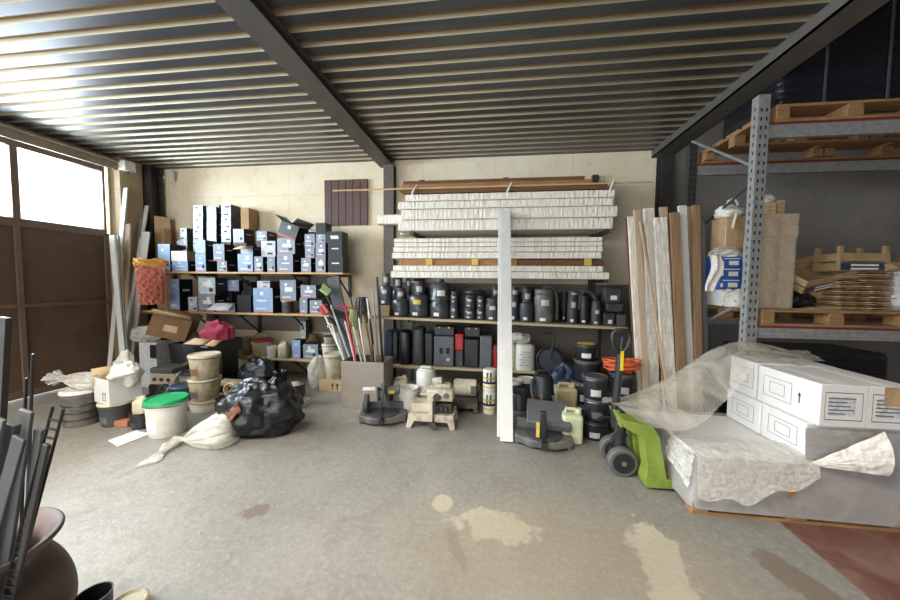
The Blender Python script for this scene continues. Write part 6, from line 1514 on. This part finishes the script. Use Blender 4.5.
# left part of the pallet: blue boxes, tan carton, white bags
y = 3.68; x0, x1 = px(718.5, y), px(744, y)
zs = [PT, zz(286.5, y), zz(276.5, y), zz(266.5, y), zz(257, y)]
wcarton(x0 + 0.03, x1, y, y + 0.28, zs[0] + 0.001, zs[1], 'pale box at the bottom under the three blue boxes', m='white_card', wrap=False, cat='box')
for k in range(3):
    t = thing('blue_box', ['bottom', 'middle', 'top'][k] + ' one of three bright blue boxes with white labels behind the upright', 'box', ((x0 + x1) / 2, y + 0.14, zs[k + 1] + 0.001), 'blue boxes behind the rack upright'); hx = (x1 - x0) / 2; h = zs[k + 2] - zs[k + 1] - 0.001
    G().bx(-hx, hx, -0.14, 0.14, 0, h).build('carton', 'blue_box', t, bevel=0.003)
    G().bc((hx * 0.05, -0.141, h * 0.42), (hx * 0.75, 0.002, h * 0.4)).build('label', 'label_white', t)
    g = G(); g.bc((-hx * 0.1, -0.141, h * 0.84), (hx * 1.3, 0.002, h * 0.08)); g.bc((-hx * 0.82, -0.141, h * 0.4), (hx * 0.2, 0.002, h * 0.35)); g.build('print', 'print_white', t)
blob('white_bag', 'milky_film', ((x0 + x1) / 2, y + 0.1, zs[4] + 0.001), (0.15, 0.11, 0.06), 'crumpled white bags on the blue boxes with pale trailing ends', 'bag', 73, 0.4)
wcarton(px(724, y), px(744.5, y), y + 0.03, y + 0.26, zs[4] + 0.085, zz(220, y), 'reddish tan carton tied with white tape above the blue boxes', m='wrap_brown', wrap=False)
o = blob('white_bag', 'film_white', (px(733, y), y + 0.12, zz(220, y) + 0.001), (0.12, 0.1, 0.07), 'white cloth bag with a looped handle on the reddish tan carton', 'bag', 75, 0.3)
p = zz(220, y)
G().tube([(-0.06, -0.02, 0.08), (-0.03, -0.03, 0.17), (0.02, -0.03, 0.19), (0.06, -0.02, 0.13), (0.02, -0.03, 0.08), (0.0, -0.1, 0.02), (-0.04, -0.12, -0.12)], 0.011, 6).build('loop_handle', 'white_card', o)
g = G().grid(lambda a, b: (-0.05 + 0.1 * a + 0.03 * math.sin(b * 5), 0.015 * math.sin(a * 9 + b * 4), -0.36 * b), 8, 14); tag(g.build('hanging_bag', 'film_white', loc=(px(714, 3.6), 3.62, zz(255, 3.6)), solid=0.004), 'limp pale sheet hanging left of the blue boxes', 'sheet')
blob('plastic_bag', 'clear_bag', (px(731, 3.55) , 3.52, PT + 0.001), (0.09, 0.09, 0.1), 'clear bag of pipes lying below the blue boxes by the upright', 'bag', 77, 0.35)
# fruit crates
def fruit_crate(loc, W, D, H, label, rot=(0, 0, 0), posts=True, m='crate_wood', print_='blue_dark'):
    t = thing('fruit_crate', label, 'crate', loc, 'wooden fruit crates', rot=rot); hx, hy = W / 2, D / 2
    for k in range(5): G().bx(-hx + W * k / 5 + 0.004, -hx + W * (k + 1) / 5 - 0.004, -hy, hy, 0, 0.006).build('floor_slat', m, t)
    for z0, z1 in ((0.01, H * 0.48), (H * 0.56, H)):
        for s in (-1, 1):
            G().bx(-hx, hx, s * hy - 0.003, s * hy + 0.003, z0, z1).build('side_slat', m, t); G().bx(s * hx - 0.003, s * hx + 0.003, -hy, hy, z0, z1).build('end_slat', m, t)
    if posts:
        for sx in (-1, 1):
            for sy in (-1, 1): G().bx(sx * (hx - 0.02) - 0.017, sx * (hx - 0.02) + 0.017, sy * (hy - 0.02) - 0.014, sy * (hy - 0.02) + 0.014, 0, H * 1.4).build('corner_post', m, t, bevel=0.002)
    g = G(); g.bx(-hx * 0.95, hx * 0.95, -hy - 0.005, -hy - 0.003, 0.012, H * 0.46); g.build('printed_band', print_, t)
    g = G()
    for k in (0.14, 0.34): g.bc((0.0, -hy - 0.0055, H * k), (W * 0.55, 0.001, H * 0.1))
    g.build('lettering', 'print_white', t)
    return t
y = 3.46
p = A(797, 291, y); fruit_crate((px(815, 3.5), 3.58, PT + 0.27), 0.46, 0.32, 0.14, 'fruit crate tipped towards the viewer at the left, resting on scrap', rot=(R(32), R(-13), R(8)), posts=False)
p0 = px(800, 3.6)
blob('black_bag', 'black_gloss', (px(806, 3.5), 3.60, PT + 0.001), (0.14, 0.12, 0.09), 'small black bag under the tipped fruit crate on the rack pallet', 'bag', 81, 0.3)
blob('scrap_heap', 'cardboard', (px(822, 3.62), 3.66, PT + 0.001), (0.2, 0.14, 0.14), 'crumpled card scraps behind the black bag on the rack pallet', 'scrap', 83, 0.45)
for k, (a, b, c, d) in enumerate(((797, 308, 825, 305), (810, 303, 838, 300), (815, 307, 845, 303))):
    q0, q1 = A(a, b, 3.36 + 0.03 * k), A(c, d, 3.4 + 0.02 * k); L_ = (q1 - q0).length
    o = G().bx(0, L_, -0.05, 0.05, 0, 0.004).build('card_strip', 'cardboard_pale', loc=(q0.x, 3.37 + 0.055 * k, PT + 0.002 + 0.006 * k)); o.rotation_euler = (0, 0, R(3 * k - 3)); tag(o, ORD[k] + ' loose strip of card, counted from the front, before the black bag', 'card strip', 'loose strips of card')
# stacks of flattened cartons
GS = 'flattened cartons stacked on the rack pallets'
def flatstack(u0, u1, y, dep, n, label, th=0.016, z0=None, mset=('cardboard', 'cardboard_pale', 'cardboard_dark')):
    z = PT + 0.001 if z0 is None else z0; x0, x1 = px(u0, y), px(u1, y); src = {}
    for k in range(n):
        m = mset[k % len(mset)]; jx_, jy_ = random.uniform(-0.012, 0.012), random.uniform(-0.012, 0.012)
        if m not in src:
            g = G().grid(lambda a, b: ((a - 0.5) * (x1 - x0), (b - 0.5) * dep, 0.0035 + 0.003 * math.sin(a * 5 + b * 3)), 8, 5); o = g.build('flattened_carton', m, solid=0.006); src[m] = o
        else: o = src[m].copy(); COL.objects.link(o)
        o.location = ((x0 + x1) / 2 + jx_, y + dep / 2 + jy_, z); o.rotation_euler = (0, 0, R(random.uniform(-2, 2)))
        tag(o, 'flattened carton, ' + ORD[k] + ' from the bottom of ' + label, 'cardboard', GS); z += th
    return z
za = flatstack(839, 853.5, 3.36, 0.34, 14, 'the left front stack on the rack pallet')
zb_ = flatstack(855, 868, 3.37, 0.34, 14, 'the second front stack on the rack pallet')
zc_ = flatstack(870.5, 893, 3.36, 0.34, 15, 'the right front stack across the two rack pallets')
zd = flatstack(836, 860, 3.76, 0.3, 18, 'the left rear stack on the rack pallet', th=0.018)
ze = flatstack(861, 886, 3.76, 0.3, 20, 'the right rear stack on the rack pallet', th=0.018)
zf = flatstack(862, 892, 3.37, 0.32, 6, 'the wide sheets lying across the front stacks', z0=max(zb_, zc_) + 0.004)
zg = flatstack(836, 861, 3.37, 0.3, 5, 'the wide sheets on the left front stack', z0=za + 0.004)
p = A(843, 264, 3.6); fruit_crate((px(861, 3.42), 3.54, zf + 0.004), 0.40, 0.24, 0.16, 'upright fruit crate with tall corner posts on top of the flattened cartons', rot=(0, 0, R(2)))
fruit_crate((px(842, 3.78) - 0.22, 3.93, max(zd, ze) - 0.02), 0.40, 0.26, 0.11, 'fruit crate lying behind the tipped one, with a stubby pale post', rot=(R(6), R(-6), R(-3)))
blob('paper_bag', 'wood_up', (px(889, 3.42), 3.41, zf + 0.004), (0.06, 0.06, 0.05), 'crumpled brown paper ball at the right of the upright fruit crate', 'paper', 85, 0.3)
blob('white_bag', 'milky_film', (px(897, 3.4), 3.42, PT + 0.001), (0.07, 0.09, 0.2), 'whitish plastic bag on the rack pallet at the right picture edge', 'bag', 87, 0.35)

# ------------------------------------------------------------------ film-wrapped pallet in the right foreground
PX0, PX1, PY0, PY1 = 1.35, 2.60, 2.37, 3.17
pallet(PX0, PX1, PY0, PY1, 0, 'wooden pallet on the floor carrying the white cartons and torn film')
BZ = 0.405
t = thing('wrapped_base_load', 'flat film-wrapped white load forming the bottom layer of the foreground pallet', 'wrapped load', ((PX0 + PX1) / 2, (PY0 + PY1) / 2, 0.1445)); hx, hy, h = (PX1 - PX0) / 2 - 0.02, (PY1 - PY0) / 2 - 0.02, BZ - 0.1445
G().bx(-hx, hx, -hy, hy, 0, h).build('load', 'white_card', t, bevel=0.01)
def wrapfn(a, b):
    th = 2 * math.pi * a; c, s = math.cos(th), math.sin(th); e = 0.1
    x = (hx + 0.034) * math.copysign(abs(c) ** e, c); y = (hy + 0.034) * math.copysign(abs(s) ** e, s)
    n = 0.008 * noise.noise(Vector((x * 6 + b, y * 6, b * 7)))
    return (x + n, y + n, -0.098 + (h + 0.104) * b)
G().grid(wrapfn, 120, 10).build('stretch_film', 'grey_film', t)
G().grid(lambda a, b: (-0.10 + 0.03 * math.sin(b * 4) + 0.035 * a, -hy - 0.045, 0.04 + 0.11 * b), 4, 6).build('brown_tape', 'wood', t)
def white_carton(x0, x1, y0, y1, z0, z1, label, arrow=False, tape=False, rz=0.0):
    t = thing('white_carton', label, 'carton', ((x0 + x1) / 2, (y0 + y1) / 2, z0), 'white cartons on the foreground pallet', rz=rz); hx, hy, h = (x1 - x0) / 2, (y1 - y0) / 2, z1 - z0
    G().bx(-hx, hx, -hy, hy, 0, h).build('carton', 'white_card', t, bevel=0.004)
    g = G(); X = -hx - 0.0008
    def rect(y0_, y1_, z0_, z1_, w=0.0025):
        for a, b, c, d in ((y0_, y1_, z0_, z0_ + w), (y0_, y1_, z1_ - w, z1_), (y0_, y0_ + w, z0_, z1_), (y1_ - w, y1_, z0_, z1_)): g.bx(X, -hx, a, b, c, d)
    yc = hy * 0.3 if arrow else 0.0; w = min(hy * 1.0, 0.14)
    rect(yc - w * 0.85, yc + w * 0.85, h * 0.24, h * 0.78); rect(yc - w * 0.45, yc + w * 0.45, h * 0.36, h * 0.66)
    if arrow:
        ya = -hy * 0.42; g.bx(X, -hx, ya - 0.004, ya + 0.004, h * 0.36, h * 0.56); g.add([(X, ya - 0.013, h * 0.54), (X, ya + 0.013, h * 0.54), (X, ya, h * 0.64)], [(0, 1, 2)])
    g.build('printed_outline', 'print_dark', t)
    g = G(); Yf = -hy - 0.0008                                     # front print
    for a, b, c, d in ((-0.8, 0.8, 0.16, 0.18), (-0.8, 0.8, 0.8, 0.82), (-0.8, -0.78, 0.16, 0.82), (0.78, 0.8, 0.16, 0.82)): g.bx(a * hx, b * hx, Yf, -hy, c * h, d * h)
    for k in range(5): g.bx(-0.66 * hx, (0.1 + 0.5 * ((k * 37) % 10) / 10) * hx, Yf, -hy, (0.3 + 0.09 * k) * h, (0.33 + 0.09 * k) * h)
    g.build('front_print', 'slate', t)
    G().bx(-0.62 * hx, 0.5 * hx, -hy - 0.0004, -hy, 0.27 * h, 0.72 * h).build('shipping_label', 'box_pale', t)
    G().bx(-0.03, 0.03, -hy, hy, h, h + 0.0008).build('tape', 'label_white', t)
    if tape: G().bx(-0.05, 0.07, -hy - 0.002, -hy - 0.001, h * 0.55, h * 1.0).build('brown_tape', 'wrap_brown', t)
    return t
z0, z1, z2 = BZ + 0.006, 0.652, 0.925
white_carton(2.03, 2.305, 2.415, 2.775, z0, z1, 'front left white carton in the bottom row on the film-wrapped load')
white_carton(2.02, 2.30, 2.78, 3.14, z0, z1, 'rear left white carton in the bottom row on the film-wrapped load')
white_carton(2.31, 2.58, 2.415, 2.775, z0, z1, 'front right white carton in the bottom row, half behind torn film')
white_carton(2.31, 2.58, 2.78, 3.14, z0, z1, 'rear right white carton in the bottom row, hidden by the others')
white_carton(2.06, 2.325, 2.375, 2.87, z1 + 0.001, z2, 'front left white carton of the top row with an upward arrow and grey shipping label', arrow=True, rz=R(0.8))
white_carton(2.33, 2.60, 2.38, 2.87, z1 + 0.001, z2 - 0.003, 'front right white carton of the top row with brown tape on its corner', tape=True)
white_carton(2.05, 2.33, 2.88, 3.17, z1 + 0.001, z2 + 0.01, 'rear left white carton of the top row under the plastic sheet')
white_carton(2.34, 2.60, 2.88, 3.17, z1 + 0.001, z2, 'rear right white carton of the top row under the plastic sheet')
g = G()
def lines(a, b): return (2.335 + 0.24 * a, 2.52 + 0.22 * b, z2 - 0.001 + 0.004 * math.sin(a * 8))
# big plastic sheet draped from the jack over the cartons
def NZ(p, f, k): return k * noise.fractal(Vector(p) * f, 1.0, 2.0, 4)
rows = [  # edge nearest the viewer, ridge, far edge, given from the jack end to the right end
 [(1.05, 2.54, 0.55), (1.30, 2.54, 0.50), (1.52, 2.62, 0.52), (1.74, 2.74, 0.66), (1.94, 2.82, 0.86), (2.08, 2.90, 0.955), (2.35, 2.93, 0.945), (2.62, 2.98, 0.94)],
 [(1.00, 2.76, 0.56), (1.22, 2.80, 0.59), (1.46, 2.86, 0.68), (1.70, 2.92, 0.82), (1.92, 2.98, 0.97), (2.12, 3.04, 1.00), (2.38, 3.06, 0.98), (2.64, 3.08, 0.96)],
 [(0.94, 2.95, 0.53), (1.16, 3.0, 0.59), (1.42, 3.04, 0.70), (1.68, 3.10, 0.86), (1.94, 3.15, 1.01), (2.17, 3.19, 1.065), (2.40, 3.20, 1.02), (2.66, 3.2, 0.965)],
 [(0.96, 3.04, 0.55), (1.18, 3.12, 0.55), (1.42, 3.2, 0.57), (1.68, 3.24, 0.64), (1.94, 3.28, 0.78), (2.17, 3.30, 0.86), (2.40, 3.31, 0.84), (2.66, 3.3, 0.8)]]
def cr1(P, s):
    n = len(P) - 1; i = min(int(s * n), n - 1); f = s * n - i
    p0, p1, p2, p3 = [Vector(P[max(0, min(n, i + k))]) for k in (-1, 0, 1, 2)]
    return 0.5 * ((2 * p1) + (p2 - p0) * f + (2 * p0 - 5 * p1 + 4 * p2 - p3) * f * f + (3 * p1 - p0 - 3 * p2 + p3) * f ** 3)
def sheet(a, b):
    p = cr1([cr1(r_, a) for r_ in rows], b)
    p.z += NZ((p.x, p.y, 3), 2.5, 0.018) + 0.045 * abs(noise.noise(Vector((p.x * 1.5 - p.y * 9 + p.x * 4 * b, p.y * 3, 9)))) * (1 - abs(2 * b - 1))
    p.y += NZ((p.x, p.z, 8), 2.5, 0.015)
    if p.x > 2.0: p.z = max(p.z, 0.945)  if p.y < 3.2 else p.z
    return tuple(p)
g = G().grid(sheet, 90, 40); tag(g.build('plastic_sheet', 'clear_film'), 'big clear plastic sheet draped from the pallet jack up over the white cartons', 'plastic sheet')
# torn film folded over the front left of the load
def flapA(a, b):
    x = 1.34 + 0.70 * a; top = Vector((x, 2.62 - 0.22 * min(1, a * 1.6 + 0.3 * 0), BZ + 0.03))
    if b < 0.35:
        k = b / 0.35; p = Vector((x, 2.66 - 0.30 * k - 0.02 * math.sin(a * 9), BZ + 0.022 + 0.02 * math.sin(k * 3.1)))
    else:
        k = (b - 0.35) / 0.65; L_ = 0.29 - 0.2 * abs(a - 0.4) * (1.6 if a > 0.4 else 0.3) + 0.02 * math.sin(a * 17)
        p = Vector((x, 2.345 - 0.02 - 0.015 * k, BZ + 0.022 - L_ * k))
    n = noise.fractal(Vector((p.x * 7 + p.z * 9, p.z * 16 + p.y * 14, 4)), 1.0, 2.0, 5)
    p.y -= 0.007 * abs(n); p.z += 0.006 * n if b < 0.35 else 0.0
    if b < 0.35: p.z = max(p.z, BZ + 0.014)
    return tuple(p)
g = G().grid(flapA, 90, 46); tag(g.build('torn_film', 'milky_film'), 'crumpled milky film folded over the front left edge of the foreground load', 'torn film')
def flapL(a, b):
    y_ = 2.36 + 0.32 * a; n = noise.fractal(Vector((y_ * 9, b * 6, 14)), 1.0, 2.0, 4)
    return (1.345 - 0.02 * abs(n) - 0.03 * b, y_, BZ + 0.03 - 0.25 * b * (1 - 0.3 * a))
g = G().grid(flapL, 26, 22); tag(g.build('torn_film', 'milky_film'), 'milky film hanging down the left side of the foreground load by the green fork', 'torn film')
# triangular flap at the right
c0, c1, c2 = A(803, 463, 2.36), A(881, 430, 2.33), A(881, 472, 2.32)
def flapR(a, b):
    p = c0.lerp(c1.lerp(c2, b), a); n = noise.fractal(Vector((a * 3 + b * 2, b * 7, 6)), 1.0, 2.0, 4)
    return (p.x, p.y - 0.02 - 0.009 * abs(n) - 0.05 * a * math.sin(b * 2.6), p.z)
g = G().grid(flapR, 30, 22); tag(g.build('torn_film', 'film_white'), 'white triangular flap of torn film sticking out below the labelled cartons', 'torn film')
def filmF(a, b):
    x = 2.0 + 0.62 * a; n = noise.fractal(Vector((x * 6, b * 4, 21)), 1.0, 2.0, 4)
    return (x, 2.40 - 0.012 - 0.02 * (1 - b) - 0.01 * abs(n), BZ - 0.01 + 0.235 * b)
g = G().grid(filmF, 40, 14); tag(g.build('stretch_film', 'grey_film'), 'greyish stretch film over the front of the bottom row of white cartons', 'stretch film')
names = {}
for o in list(bpy.data.objects):
    l = o.get('label')
    if l and o.parent is None:
        n = len(l.split())
        if n < 4 or n > 16: print('LABEL LENGTH', n, l)
        names.setdefault(l, []).append(o.name)
for l, v in names.items():
    if len(v) > 1: print('DUP', l, v)
